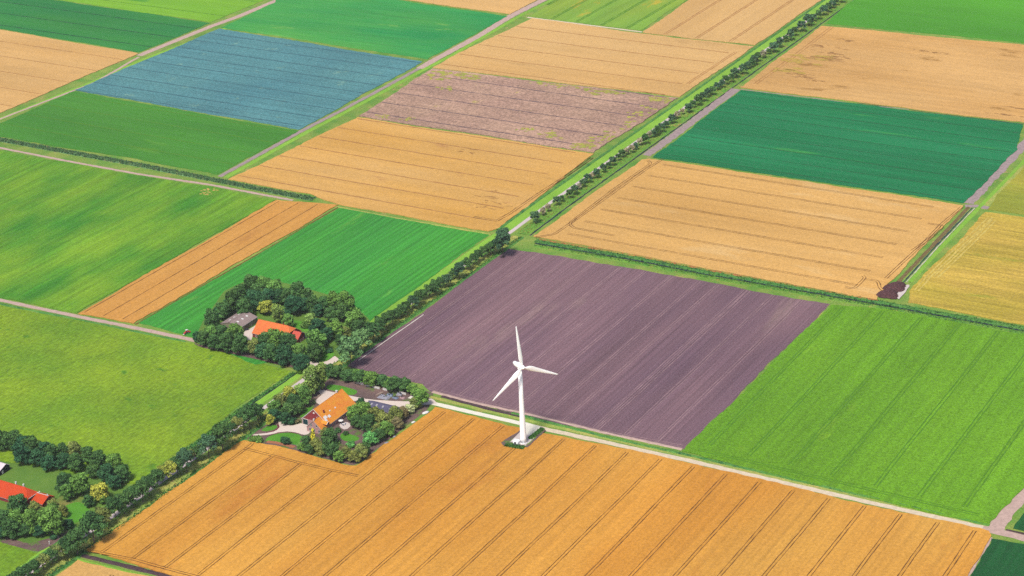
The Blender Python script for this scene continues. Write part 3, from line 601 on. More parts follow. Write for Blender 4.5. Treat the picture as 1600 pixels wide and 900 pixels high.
# ------------------------------------------------------------------ buildings
def tilemat(name, c, c2, ridge=.34, axis=0, lich=(170, 150, 110)):
    SEED[0] += 9.1; m, N, L, b = newmat(name); co = N.new('ShaderNodeTexCoord').outputs['Object']
    p = rng(N, L, noise(N, L, co, .22, (SEED[0], 0, 0), (1, 1, 1), 5, .7), .35, .65)
    q = rng(N, L, noise(N, L, co, .5, (0, SEED[0], 0), (1, 1, 1), 5, .7), .62, .74, 0, .55)
    colr = mixc(N, L, q, mixc(N, L, p, tone(c), tone(c2)), tone(lich))
    f = rng(N, L, noise(N, L, co, 3.2, (0, 0, SEED[0]), (1, 1, 1), 2, .6), .3, .7, .78, 1.22)
    cc = N.new('ShaderNodeCombineColor')
    for i in range(3): L.new(f, cc.inputs[i])
    L.new(mixc(N, L, 1., colr, cc.outputs[0], 'MULTIPLY'), b.inputs['Base Color'])
    wv = N.new('ShaderNodeTexWave'); wv.bands_direction = 'XY'[axis]; wv.inputs['Scale'].default_value = .314/ridge; L.new(co, wv.inputs['Vector'])
    bp = N.new('ShaderNodeBump'); bp.inputs['Strength'].default_value = .5; bp.inputs['Distance'].default_value = .06
    L.new(wv.outputs['Fac'], bp.inputs['Height']); L.new(bp.outputs[0], b.inputs['Normal'])
    return m
TILE_A = tilemat('orange_pantiles', (252, 172, 60), (248, 146, 62), .34, 1, (232, 146, 104))
TILE_B = tilemat('salmon_pantiles', (244, 138, 72), (238, 122, 70), .34, 0, (220, 128, 96))
TILE_B2 = tilemat('red_pantiles', (226, 104, 84), (214, 98, 84), .34, 0, (200, 110, 96))
TILE_C = tilemat('vermilion_pantiles', (226, 84, 40), (212, 76, 40), .34, 0, (196, 90, 60))
SHEET = tilemat('weathered_roof_sheets', (170, 150, 146), (156, 138, 136), .5, 1, (184, 164, 150))
SLATE = tilemat('slate_blue_roof_sheets', (104, 102, 128), (94, 92, 118), .5, 0, (122, 120, 146))
BRICK = plain('pink_brick', (204, 158, 156), .9, .14, .8)
BRICK_R = plain('red_brick', (150, 66, 68), .9, .2, .8)
MAROON = plain('maroon_boarding', (158, 62, 68), .8, .15, 1, sc=(4, 4, .3))
WTRIM = plain('white_trim', (246, 242, 238), .6, .03, 2)
GLASS = plain('window_glass', (.02, .025, .03), .08, .1, 2, .5, raw=True)
TEAL = plain('teal_door_paint', (16, 62, 70), .6, .15, 1)
SHEDW = plain('grey_green_boarding', (146, 140, 116), .85, .15, 1, sc=(5, 5, .3))
GREYM = plain('grey_metal', (180, 180, 184), .45, .1, 1, .4)
def gable(root, x0, x1, y0, y1, axis, ridge, ze, zr, wall, roof, over=.45, th=.22, half_hip=None):
    """walls with gable ends and two roof slabs; axis: ridge along 'X' or 'Y', ridge = the ridge's place across.
    half_hip = (ridge end, hip foot height) cuts the high end of the roof with a small hip"""
    off = tuple(root.location)
    P = (lambda a, c, z: (a, c, z)) if axis == 'X' else (lambda a, c, z: (c, a, z))
    a0, a1, c0, c1 = (x0, x1, y0, y1) if axis == 'X' else (y0, y1, x0, x1)
    s0 = (zr-ze)/(ridge-c0); s1 = (zr-ze)/(c1-ridge)
    i = over
    mb = MB(off); d = .12
    prof = [(c0+i, 0), (c1-i, 0), (c1-i, ze+s1*i-d), (ridge, zr-d), (c0+i, ze+s0*i-d)]
    if half_hip:
        re, hz = half_hip; cl = ridge-(zr-hz)/s0; cr = ridge+(zr-hz)/s1
        profh = [(c0+i, 0), (c1-i, 0), (c1-i, ze+s1*i-d), (cr, hz-d), (cl, hz-d), (c0+i, ze+s0*i-d)]
        A = [P(a0+.3, c, z) for c, z in prof]; B = [P(a1-.3, c, z) for c, z in profh]
        mb.poly(A); mb.poly(B); mb.poly([A[0], A[4], B[5], B[0]]); mb.poly([A[1], B[1], B[2], A[2]])
    else:
        A = [P(a0+.3, c, z) for c, z in prof]; B = [P(a1-.3, c, z) for c, z in prof]
        mb.hull(A, B)
    wl = mb.build('wall', wall, root)
    mb = MB(off)
    up = lambda pts: mb.hull([P(*p) for p in pts], [P(p[0], p[1], p[2]+th) for p in pts])
    if half_hip:
        up([(a0, c0, ze), (a1, c0, ze), (a1, cl, hz), (re, ridge, zr), (a0, ridge, zr)])
        up([(a0, ridge+.004, zr), (re, ridge+.004, zr), (a1, cr, hz), (a1, c1, ze), (a0, c1, ze)])
        up([(a1+.1, cl, hz-.02), (a1+.1, cr, hz-.02), (re-.02, ridge, zr+.03)])
    else:
        up([(a0, c0, ze), (a1, c0, ze), (a1, ridge, zr), (a0, ridge, zr)])
        up([(a0, ridge+.004, zr), (a1, ridge+.004, zr), (a1, c1, ze), (a0, c1, ze)])
    rf = mb.build('roof', roof, root)
    e = (half_hip[0] if half_hip else a1)
    MB(off).bar(P(a0+.02, ridge, zr+th), P(e, ridge, zr+th), .16, None, 8).build('ridge_tiles', roof, rf)
    for c in (c0-.06, c1+.06): MB(off).bar(P(a0, c, ze+.02), P(a1, c, ze+.02), .09, None, 6).build('gutter', GREYM, rf)
    return wl, rf
def window(root, x, y, z, wd, ht, face, pane=GLASS, frame=WTRIM, bars=1):
    """window on a wall facing -Y ('S'), +X ('E'); frame with glass and glazing bars"""
    off = tuple(root.location); mb = MB(off); t = .09
    R = (lambda u0, u1, v0, v1, z0, z1: mb.box(x+u0, x+u1, y-v1, y-v0, z0, z1)) if face == 'S' else (lambda u0, u1, v0, v1, z0, z1: mb.box(x+v0, x+v1, y+u0, y+u1, z0, z1))
    h = wd/2
    R(-h, h, .005, .08, z, z+t); R(-h, h, .005, .08, z+ht-t, z+ht); R(-h, -h+t, .004, .079, z+t, z+ht-t); R(h-t, h, .004, .079, z+t, z+ht-t)
    if bars: R(-.03, .03, .006, .07, z+t, z+ht-t); R(-h+t, -.03, .006, .069, z+ht*.62, z+ht*.62+.06); R(.03, h-t, .006, .069, z+ht*.62, z+ht*.62+.06)
    R(-h-.08, h+.08, .003, .14, z-.1, z)
    f = mb.build('window', frame, root); mb2 = MB(off)
    if face == 'S': mb2.box(x-h+t, x+h-t, y-.035, y-.002, z+t, z+ht-t)
    else: mb2.box(x+.002, x+.035, y-h+t, y+h-t, z+t, z+ht-t)
    mb2.build('pane', pane, f); return f
def chimney(rf, root, x, y, z0, z1, w_, m):
    off = tuple(root.location)
    return MB(off).box(x-w_/2, x+w_/2, y-w_/2, y+w_/2, z0, z1).box(x-w_/2-.1, x+w_/2+.1, y-w_/2-.1, y+w_/2+.1, z1, z1+.15).box(x-w_/4, x+w_/4, y-w_/4, y+w_/4, z1+.15, z1+.45).build('chimney', m, rf)

# farmhouse with the great orange roof
H = thing('farmhouse', 'farmhouse with huge bright orange tiled roof and pink brick front', 'farmhouse', (-133.5, -24, 0))
off = (-133.5, -24, 0)
wl, rf = gable(H, -144.2, -122.8, -38.2, -5.6, 'Y', -133.7, 3.5, 12.5, BRICK, TILE_A)
# maroon upper gable, white barge boards, big doors
MB(off).hull([(-142.2, -38.0, 4.55), (-124.8, -38.0, 4.55), (-133.7, -38.0, 12.1)], [(-142.2, -37.93, 4.55), (-124.8, -37.93, 4.55), (-133.7, -37.93, 12.1)]).build('gable_boarding', MAROON, H)
for xe in (-144.3, -122.7):
    a = Vector((xe, -38.3, 3.35)); b = Vector((-133.7, -38.3, 12.72)); n_ = Vector((0, 0, .42))
    MB(off).hull([a, b, b+n_, a+n_], [a+Vector((0, .12, 0)), b+Vector((0, .12, 0)), b+n_+Vector((0, .12, 0)), a+n_+Vector((0, .12, 0))]).build('bargeboard', WTRIM, H)
MB(off).hull([(-134.5, -38.05, 9.6), (-132.9, -38.05, 9.6), (-133.2, -38.05, 10.7), (-134.2, -38.05, 10.7)], [(-134.5, -38.01, 9.6), (-132.9, -38.01, 9.6), (-133.2, -38.01, 10.7), (-134.2, -38.01, 10.7)]).build('owl_board', WTRIM, H)
dr = MB(off).box(-143.0, -139.2, -38.05, -37.85, .05, 3.9).build('barn_door', TEAL, H)
MB(off).box(-143.2, -143.0, -38.1, -37.86, .0, 4.1).box(-139.2, -139.0, -38.1, -37.86, 0, 4.1).box(-143.0, -139.2, -38.1, -37.86, 3.9, 4.1).build('door_frame', WTRIM, dr)
chimney(rf, H, -133.9, -11.5, 12, 13.9, 1.1, WTRIM); chimney(rf, H, -129.3, -33.2, 8.6, 10.7, .8, BRICK_R)
# lower living quarters in front, sharing the right roof slope
w2, r2 = gable(H, -135.4, -122.8, -45.2, -38.35, 'Y', -129.2, 3.0, 8.5, BRICK, TILE_A, .4)
w2.name = 'front_wall'; r2.name = 'front_roof'
for xe in (-135.5, -122.7):
    a = Vector((xe, -45.3, 2.9)); b = Vector((-129.2, -45.3, 8.72)); n_ = Vector((0, 0, .34))
    MB(off).hull([a, b, b+n_, a+n_], [a+Vector((0, .1, 0)), b+Vector((0, .1, 0)), b+n_+Vector((0, .1, 0)), a+n_+Vector((0, .1, 0))]).build('bargeboard', plain('pale_coping', (226, 200, 196), .8, .08, 1), H)
chimney(r2, H, -129.3, -44.3, 8.3, 9.7, .75, WTRIM)
for x, z, wd, ht in ((-131.4, 4.5, 1.25, 1.7), (-127.2, 4.5, 1.25, 1.7), (-132.6, 1.0, 1.6, 1.9), (-129.2, 1.0, 1.4, 1.9), (-125.4, 1.0, 1.6, 1.9)): window(H, x, -44.9, z, wd, ht, 'S')
for y in (-42, -35, -31, -24, -20): window(H, -123.2, y, 1.0, 1.5, 1.6, 'E')
# dormer on the right slope and white roof hatches
zs = lambda x: 12.72+(x+133.7)*(9.0/10.9)*-1
MB(off).hull([(-126.6, -40.6, 4.6), (-122.4, -40.6, 4.6), (-122.4, -37.4, 4.6), (-126.6, -37.4, 4.6)], [(-126.6, -40.6, 5.9), (-122.4, -40.6, 5.3), (-122.4, -37.4, 5.3), (-126.6, -37.4, 5.9)]).build('dormer', BRICK_R, H)
MB(off).hull([(-128, -40.9, 5.75), (-122.1, -40.9, 5.3), (-122.1, -39, 6.7), (-128, -39, 6.9)], [(-128, -40.9, 5.95), (-122.1, -40.9, 5.5), (-122.1, -39, 6.9), (-128, -39, 7.1)]).hull([(-128, -38.99, 6.9), (-122.1, -38.99, 6.7), (-122.1, -37.1, 5.3), (-128, -37.1, 5.75)], [(-128, -38.99, 7.1), (-122.1, -38.99, 6.9), (-122.1, -37.1, 5.5), (-128, -37.1, 5.95)]).build('dormer_roof', TILE_A, H)
MB(off).bar((-122.0, -40.95, 5.45), (-122.0, -39, 6.95), .16).bar((-122.0, -39, 6.95), (-122.0, -37.05, 5.45), .16).build('bargeboard', WTRIM, H)
for x, y, a_, b_ in ((-126.8, -35.2, .8, 1.5), (-125.4, -36.5, .7, 1.0), (-126.1, -31.8, .7, 1.1), (-129.6, -40.2, .35, .5), (-129.9, -43, .35, .5), (-127.8, -22.5, .3, .6), (-128.2, -28, .3, .5)):
    z = zs(x) if y > -38 else 8.72-(x+129.2)*.86
    sl_ = .83 if x > -129.2 or y > -38 else -.89
    MB(off).hull([(x-a_, y-b_, z+sl_*a_-.05), (x+a_, y-b_, z-sl_*a_-.05), (x+a_, y+b_, z-sl_*a_-.05), (x-a_, y+b_, z+sl_*a_-.05)], [(x-a_, y-b_, z+sl_*a_+.3), (x+a_, y-b_, z-sl_*a_+.3), (x+a_, y+b_, z-sl_*a_+.3), (x-a_, y+b_, z+sl_*a_+.3)]).build('roof_light', WTRIM, rf)
# long shed
S_ = thing('shed', 'long low shed with slate blue roof behind the orange farmhouse', 'shed', (-104, -1.5, 0))
wl, rf = gable(S_, -116, -92.3, -6.4, 3.2, 'X', -1.4, 3.5, 5.8, SHEDW, SLATE, .35, .14)
for x in (-112.5, -108.5, -103.6, -98):
    z = 5.96-(1.9)*.46; MB((-104, -1.5, 0)).hull([(x-.6, -4.1, z-.39), (x+.6, -4.1, z-.39), (x+.6, -2.6, z+.3), (x-.6, -2.6, z+.3)], [(x-.6, -4.1, z-.3), (x+.6, -4.1, z-.3), (x+.6, -2.6, z+.39), (x-.6, -2.6, z+.39)]).build('roof_light', plain('pale_roof_panel', (176, 172, 178), .6, .05, 1), rf)
MB((-104, -1.5, 0)).box(-92.62, -92.5, -4, 1, .05, 3).build('sliding_door', GREYM, S_)
# grey barn
Bb = thing('barn', 'wide grey barn with weathered sheet roof and white roof lights', 'barn', (-273.6, 65.3, 0)); off = (-273.6, 65.3, 0)
wl, rf = gable(Bb, -282.6, -264.6, 54.8, 75.8, 'Y', -273.7, 4.6, 7.4, SHEDW, SHEET, .3, .16)
for s_, x in ((1, -270.2), (-1, -277.4)):
    for y in (60, 65.3, 70.6):
        z = 7.58-3.5*.305; MB(off).hull([(x-.8, y-.7, z+s_*.25-.1), (x+.8, y-.7, z-s_*.25-.1), (x+.8, y+.7, z-s_*.25-.1), (x-.8, y+.7, z+s_*.25-.1)], [(x-.8, y-.7, z+s_*.25+.07), (x+.8, y-.7, z-s_*.25+.07), (x+.8, y+.7, z-s_*.25+.07), (x-.8, y+.7, z+s_*.25+.07)]).build('roof_light', WTRIM, rf)
for y in (57.6, 68.5): MB(off).box(-264.88, -264.78, y-.25, y+.25, .05, 4.0).build('downpipe', GREYM, Bb)
MB(off).box(-264.89, -264.76, 60.5, 64.8, .05, 3.6).build('sliding_door', plain('brown_door', (120, 108, 92), .8, .1, 1), Bb)
# orange roofed house next to it
Hb = thing('farmhouse', 'house with plain salmon orange roof beside the grey barn', 'farmhouse', (-239, 63, 0)); off = (-239, 63, 0)
wl, rf = gable(Hb, -253.6, -223.6, 53.8, 72.2, 'X', 63, 3.2, 10.2, BRICK_R, TILE_B, .4, .22, (-227.4, 7.4))
chimney(rf, Hb, -231.5, 63.2, 9.6, 11.4, .7, BRICK_R)
w2, r2 = gable(Hb, -223.5, -216.6, 58, 68.6, 'X', 63.6, 3.0, 7.0, BRICK_R, TILE_B2, .4)
w2.name = 'wing_wall'; r2.name = 'wing_roof'
chimney(r2, Hb, -217.4, 63.6, 6.4, 8.2, .7, BRICK_R)
for x in (-250, -245, -238, -232): window(Hb, x, 54.15, .9, 1.5, 1.4, 'S')
window(Hb, -216.95, 62, .9, 1.4, 1.6, 'E'); window(Hb, -216.95, 65.5, .9, 1.4, 1.6, 'E')
# red roofed farmhouse in the corner
Hc = thing('farmhouse', 'vermilion red roofed farmhouse with two white chimneys at the left edge', 'farmhouse', (-260, -193.2, 0)); off = (-260, -193.2, 0)
wl, rf = gable(Hc, -290, -232.9, -200.6, -186.0, 'X', -193.2, 2.6, 9.2, BRICK_R, TILE_C, .4, .22, (-238.4, 5.2))
chimney(rf, Hc, -246.6, -192.6, 8.6, 10.8, .8, WTRIM); chimney(rf, Hc, -240.4, -192.6, 8.6, 10.8, .8, WTRIM)
MB(off).bar((-232.72, -197.6, 5.2), (-232.72, -188.8, 5.2), .14).build('fascia', WTRIM, rf)
window(Hc, -233.2, -195.5, 1.0, 1.3, 1.6, 'E'); window(Hc, -233.2, -191.5, 1.0, 1.3, 1.6, 'E')
w2, r2 = gable(Hc, -232.8, -223.2, -196.2, -185, 'X', -190, 2.6, 5.4, BRICK_R, TILE_C, .35)
w2.name = 'wing_wall'; r2.name = 'wing_roof'
chimney(r2, Hc, -230.6, -190, 5.0, 6.6, .6, WTRIM); chimney(r2, Hc, -224.2, -190, 5.0, 6.4, .6, WTRIM)
MB(off).bar((-232.8, -190, 5.68), (-223.2, -190, 5.68), .17).build('ridge_coping', WTRIM, r2)
window(Hc, -223.6, -192.5, .9, 1.2, 1.3, 'E')
# dark boarded outbuilding with white roof
Hd = thing('outbuilding', 'dark boarded outbuilding with pale white roof at the left edge', 'outbuilding', (-282, -173, 0)); off = (-282, -173, 0)
BLK = plain('black_tarred_boarding', (34, 40, 48), .8, .15, 1, sc=(5, 5, .3))
wl, rf = gable(Hd, -296, -275.6, -177.6, -168.2, 'X', -171.6, 3.4, 5.6, BLK, plain('white_roof_sheets', (240, 226, 232), .7, .06, 2), .35, .14)
MB(off).box(-275.92, -275.8, -175.8, -174.4, .6, 2.9).build('window', WTRIM, Hd)

# ------------------------------------------------------------------ trees
rs = np.random.RandomState(11)
def leafmesh(name, lobes, n, size, seed):
    """many small leaf clumps spread over the skins of uneven lobes; each lobe and leaf has its own tint"""
    r_ = np.random.RandomState(seed); C = np.array([l[0] for l in lobes]); Rr = np.array([l[1] for l in lobes]); Tn = np.array([l[2] for l in lobes])
    wgt = (Rr[:, 0]*Rr[:, 2]); wgt = wgt/wgt.sum(); V = []; Fc = []; tint = []
    cnt = 0
    while cnt < n:
        k = r_.choice(len(lobes), p=wgt); d = r_.normal(size=3); d /= np.linalg.norm(d)
        if d[2] < -.35 and r_.rand() < .6: continue
        p = C[k]+Rr[k]*d*(r_.uniform(.72, 1.08) if r_.rand() < .9 else r_.uniform(1.05, 1.3))
        e = (p-C)/Rr; e = np.sqrt((e**2).sum(1)); e[k] = 9
        if e.min() < .62: continue
        nn = d*1.0+r_.normal(size=3)*.55+np.array([0, 0, .25]); nn /= np.linalg.norm(nn)
        a = np.cross(nn, r_.normal(size=3)); a /= np.linalg.norm(a); b = np.cross(nn, a)
        s1 = size*r_.uniform(.55, 1.2); s2 = s1*r_.uniform(.6, 1)
        i = len(V); bend = nn*s1*-.18
        V += [p-a*s1+bend, p-b*s2*.8, p+a*s1+bend, p+b*s2]
        Fc.append((i, i+1, i+2, i+3)); tint.append(np.clip(Tn[k]+r_.normal()*.2, 0, 1)); cnt += 1
    me = bpy.data.meshes.new(name); me.from_pydata([tuple(v) for v in V], [], Fc); me.update()
    at_ = me.attributes.new('tint', 'FLOAT', 'FACE'); at_.data.foreach_set('value', np.array(tint, dtype=np.float32))
    me.materials.append(LEAF); return me
def lobes_for(kind, seed):
    r_ = np.random.RandomState(seed); L = []
    def add(c, r, t=None): L.append((np.array(c, float), np.array(r, float), r_.uniform(.22, .78) if t is None else t))
    if kind == 'round':
        add((0, 0, 6.4), (3.6, 3.6, 4.2), .35)
        for i in range(13):
            a = i*2.4+r_.uniform(-.4, .4); z = 3.2+7.2*(i/12); rr = 3.9*math.sqrt(max(.08, 1-((z-5.4)/6.0)**2))*r_.uniform(.75, 1.1)
            q_ = r_.uniform(1.1, 2.3); add((rr*math.cos(a), rr*math.sin(a), z), (q_, q_, q_*.85))
            if i % 2: q_ = r_.uniform(.6, 1.1); rr *= 1.25; add((rr*math.cos(a+.5), rr*math.sin(a+.5), z+r_.uniform(-.6, 1)), (q_, q_, q_))
        add((r_.uniform(-1, 1), r_.uniform(-1, 1), 10.4), (1.9, 1.9, 1.5), .7)
    elif kind == 'avenue':
        add((0, 0, 8.2), (2.8, 2.8, 2.6), .4)
        for i in range(11):
            a = i*2.4+r_.uniform(-.5, .5); z = 5.0+5.2*(i/10); rr = 3.2*math.sqrt(max(.06, 1-((z-6.6)/4.6)**2))*r_.uniform(.7, 1.15)
            q_ = r_.uniform(1.1, 1.9); add((rr*math.cos(a), rr*math.sin(a), z), (q_, q_, q_*.75))
    elif kind == 'tall':
        add((0, 0, 7.5), (2.1, 2.1, 4.8), .4)
        for i in range(12):
            a = i*2.4; z = 3.0+8.2*(i/11); rr = 2.0*math.sqrt(max(.05, 1-((z-6.5)/6.3)**2))*r_.uniform(.7, 1.2)
            q_ = r_.uniform(1.0, 1.6); add((rr*math.cos(a), rr*math.sin(a), z), (q_, q_, q_*1.15))
    elif kind == 'shrub':
        add((0, 0, 1.6), (2.2, 2.2, 1.8), .4)
        for i in range(9):
            a = i*2.4; rr = r_.uniform(.8, 2.3); z = r_.uniform(.9, 3.4-rr*.5); q_ = r_.uniform(.7, 1.3); add((rr*math.cos(a), rr*math.sin(a), z), (q_, q_, q_*.9))
    else:
        for i in range(7):
            z = .8+i*1.05; q_ = 1.55*(1-i/8.2); add((r_.uniform(-.1, .1), r_.uniform(-.1, .1), z), (q_, q_, 1.0))
    return L
def trunkmesh(name, h0, h1, r0, seed, spread):
    r_ = random.Random(seed); mb = MB(); p = Vector((0, 0, -.15)); rr = r0; n_ = 4
    for i in range(n_):
        q = Vector((r_.uniform(-.12, .12)*i, r_.uniform(-.12, .12)*i, h1*(i+1)/n_)); mb.bar(p, q, rr, rr*.78, 7); p = q; rr *= .78
    for i in range(6):
        a = i*1.05+r_.uniform(-.3, .3); z = h0+(h1-h0)*r_.uniform(.15, .95); b_ = Vector((0, 0, z)); e = Vector((math.cos(a)*spread*r_.uniform(.6, 1), math.sin(a)*spread*r_.uniform(.6, 1), z+r_.uniform(.8, 2.2)))
        mid = (b_+e)/2+Vector((0, 0, -.25)); mb.bar(b_, mid, r0*.45, r0*.3, 5); mb.bar(mid, e, r0*.3, r0*.12, 5)
    o = mb.build(name, BARK, None, True); me = o.data; bpy.data.objects.remove(o); return me
KIND = {'round': (11.6, 12.0, 3000, .56, 5), 'avenue': (8.9, 11.0, 1900, .46, 5), 'tall': (6.2, 12.2, 1700, .5, 3), 'shrub': (6.0, 4.0, 900, .42, 3), 'conic': (3.1, 8.2, 700, .36, 1), 'small': (8.9, 11.0, 520, .82, 3)}
PRO = {}
for kind, (wd, ht, n, sz_, nv) in KIND.items():
    PRO[kind] = []
    for v in range(nv):
        sd = hash((len(kind), v)) % 1000+v*7+len(PRO)*31
        cr = leafmesh('crown', lobes_for('avenue' if kind == 'small' else kind, sd), n, sz_, sd)
        tr = {'round': lambda: trunkmesh('trunk', 2.5, 8, .38, sd, 3.2), 'avenue': lambda: trunkmesh('trunk', 4, 8.5, .26, sd, 2.6), 'small': lambda: trunkmesh('trunk', 4, 8.5, .28, sd, 2.6),
              'tall': lambda: trunkmesh('trunk', 3, 9, .28, sd, 1.5), 'shrub': lambda: trunkmesh('trunk', .4, 2, .14, sd, 1.6), 'conic': lambda: trunkmesh('trunk', .5, 6, .14, sd, .7)}[kind]()
        PRO[kind].append((cr, tr))
TINT = {'dark': (70, 106, 62), 'deep': (56, 96, 66), 'mid': (96, 136, 68), 'light': (122, 152, 82), 'yellow': (156, 164, 72), 'olive': (116, 130, 72), 'brown': (122, 116, 84), 'purple': (58, 44, 92), 'silver': (164, 180, 140),
        'avenue': (98, 136, 88), 'avenue_dark': (70, 104, 76), 'pale': (150, 148, 124), 'fresh': (98, 158, 88), 'gold': (190, 186, 60)}
TWORD = {'dark': 'dark green', 'deep': 'deep blue green', 'mid': 'mid green', 'light': 'light green', 'yellow': 'yellow green', 'olive': 'olive green', 'brown': 'brownish', 'purple': 'dark purple', 'silver': 'silvery', 'avenue': 'green', 'avenue_dark': 'dark green', 'pale': 'thin pale', 'fresh': 'fresh green', 'gold': 'bright yellow'}
ORD = lambda n: f"{n}{'th' if 10 <= n % 100 <= 20 else {1: 'st', 2: 'nd', 3: 'rd'}.get(n % 10, 'th')}"
def tree(cx, cy, wpx, kind, col, label, cat, group, name, lift=.56, ground=0.0, hs=1.0):
    wd, ht, n, sz_, nv = KIND[kind]; k = wpx*mpp(cx, cy)*{'avenue': 1.22, 'small': .98}.get(kind, 1.06)/wd; k *= rnd.uniform(.9, 1.1); kz = k*hs*rnd.uniform(.84, 1.16)
    if kind in ('avenue', 'small'): lift = .66
    if kind == 'shrub': lift = .5
    b_ = at(cx, cy, ht*kz*lift+ground)
    t = thing(name, label, cat, (b_.x, b_.y, ground), rnd.uniform(0, 6.28), group); t.scale = (k*rnd.uniform(.95, 1.05), k*rnd.uniform(.95, 1.05), kz)
    cr, tr = PRO[kind][rnd.randrange(nv)]
    c = bpy.data.objects.new('crown', cr); COL.objects.link(c); c.parent = t
    q = tone(TINT[col]); f = rnd.uniform(.88, 1.16)*1.75; g_ = rnd.uniform(.94, 1.07); c.color = (min(1, q[0]*f*g_), min(1, q[1]*f), min(1, q[2]*f/g_), 1)
    o = bpy.data.objects.new('trunk', tr); COL.objects.link(o); o.parent = t
    return t
def row(spec, label, group, name, cat, kind='round', ground=0.0, lift=.56, hs=1.0):
    """trees in a row: (x, y, width[, tint[, kind]]); label has {t} tint and {n} place in the row"""
    for i, sp in enumerate(spec):
        x, y, w_ = sp[:3]; tn = sp[3] if len(sp) > 3 else 'dark'; kd = sp[4] if len(sp) > 4 else kind
        nm = {'shrub': 'shrub', 'conic': 'conifer'}.get(kd, name); ct = {'shrub': 'shrub', 'conic': 'conifer'}.get(kd, cat)
        word = {'shrub': 'shrub', 'conic': 'cone shaped conifer', 'tall': 'tall slim tree'}.get(kd, 'tree')
        tree(x, y, w_, kd, tn, label.format(t=TWORD[tn], n=ORD(i+1), w=word), ct, group, nm, lift, ground, hs)
LOW = [(785, 374, 24, 'avenue_dark'), (776, 381, 16), (766, 386, 14), (757, 391, 14), (747, 397, 14), (739, 403, 13), (730, 410, 14), (717, 420, 19, 'avenue_dark'), (709, 426, 14), (697, 436, 15, 'avenue_dark'), (688, 440, 13), (680, 446, 15), (671, 452, 14),
       (661, 458, 14), (653, 463, 14), (644, 470, 18, 'avenue_dark'), (634, 478, 14), (627, 484, 17), (619, 489, 13), (612, 493, 15), (603, 499, 17), (594, 505, 17), (583, 515, 23), (575, 522, 16), (563, 529, 27, 'avenue'), (546, 544, 30, 'avenue')]
row(LOW, '{t} avenue tree on the near road, {n} down from the crossroads', 'trees along the near avenue', 'avenue_tree', 'tree', 'avenue', .1)
LOW2 = [(402, 641, 18), (388, 647, 23, 'dark'), (379, 654, 20), (371, 662, 16, 'olive'), (362, 668, 16), (345, 677, 29), (334, 686, 16, 'olive'), (324, 693, 22, 'avenue_dark'), (306, 706, 19), (297, 711, 14, 'olive'), (289, 716, 22, 'avenue_dark'), (276, 726, 20), (262, 733, 22, 'yellow'), (252, 739, 16, 'olive'),
        (245, 744, 20), (231, 756, 24), (221, 764, 22), (206, 774, 25), (192, 783, 23), (178, 790, 25), (161, 804, 23, 'olive'), (143, 818, 32), (131, 828, 20), (118, 842, 27), (103, 850, 23), (90, 860, 18, 'olive'), (80, 867, 20), (66, 876, 20, 'olive'), (52, 886, 20), (38, 897, 24), (22, 908, 24), (8, 917, 22)]
row(LOW2, '{t} avenue tree beside the orange field, {n} down from the driveway', 'trees along the near avenue', 'avenue_tree', 'tree', 'avenue', .1)
UPP = [(836, 337, 17, 'avenue_dark'), (848, 329, 11, 'pale'), (856, 323, 10, 'pale'), (870, 312, 13, 'avenue_dark'), (878, 309, 11), (890, 301, 13), (898, 295, 13, 'avenue_dark'), (905, 290, 9, 'pale'), (911, 285, 14, 'avenue_dark'), (918, 277, 14, 'avenue_dark'), (926, 273, 9, 'pale'), (932, 269, 14, 'avenue_dark'), (943, 261, 12, 'avenue_dark'), (951, 257, 10), (957, 250, 13, 'avenue_dark'),
       (966, 244, 11), (972, 238, 11), (979, 235, 11, 'pale'), (987, 231, 11, 'pale'), (993, 227, 11, 'avenue_dark'), (1000, 220, 11, 'pale'), (1008, 215, 13), (1015, 209, 9, 'pale'), (1021, 207, 12, 'avenue_dark'), (1027, 202, 12), (1033, 198, 11, 'avenue_dark'), (1041, 193, 13, 'avenue_dark'), (1050, 184, 14, 'avenue_dark'), (1058, 178, 10, 'pale'), (1066, 173, 9, 'pale'), (1076, 167, 14, 'avenue_dark'), (1083, 161, 11), (1091, 154, 13), (1099, 149, 12, 'avenue_dark'), (1106, 143, 12, 'avenue_dark'), (1113, 140, 12),
       (1121, 133, 12, 'avenue_dark'), (1128, 129, 12, 'avenue_dark'), (1134, 123, 12), (1143, 120, 11), (1149, 112, 15, 'avenue_dark'), (1161, 106, 13, 'avenue_dark'), (1168, 101, 12, 'avenue_dark'), (1174, 97, 10), (1179, 92, 14, 'avenue_dark'), (1184, 87, 12), (1193, 83, 11, 'pale'), (1201, 79, 9), (1209, 72, 17, 'avenue_dark'), (1218, 64, 14, 'avenue_dark'), (1228, 59, 10), (1235, 52, 12, 'avenue_dark'), (1242, 47, 12), (1252, 39, 16, 'avenue_dark'), (1264, 29, 16, 'avenue_dark'), (1271, 26, 12, 'avenue_dark'), (1279, 21, 11), (1287, 14, 13, 'avenue_dark'), (1294, 10, 12), (1300, 5, 13, 'avenue_dark'), (1307, 1, 11), (1315, -5, 12)]
row(UPP, '{t} tree in the far avenue, {n} up from the crossroads', 'trees along the far avenue', 'avenue_tree', 'tree', 'small', .1)
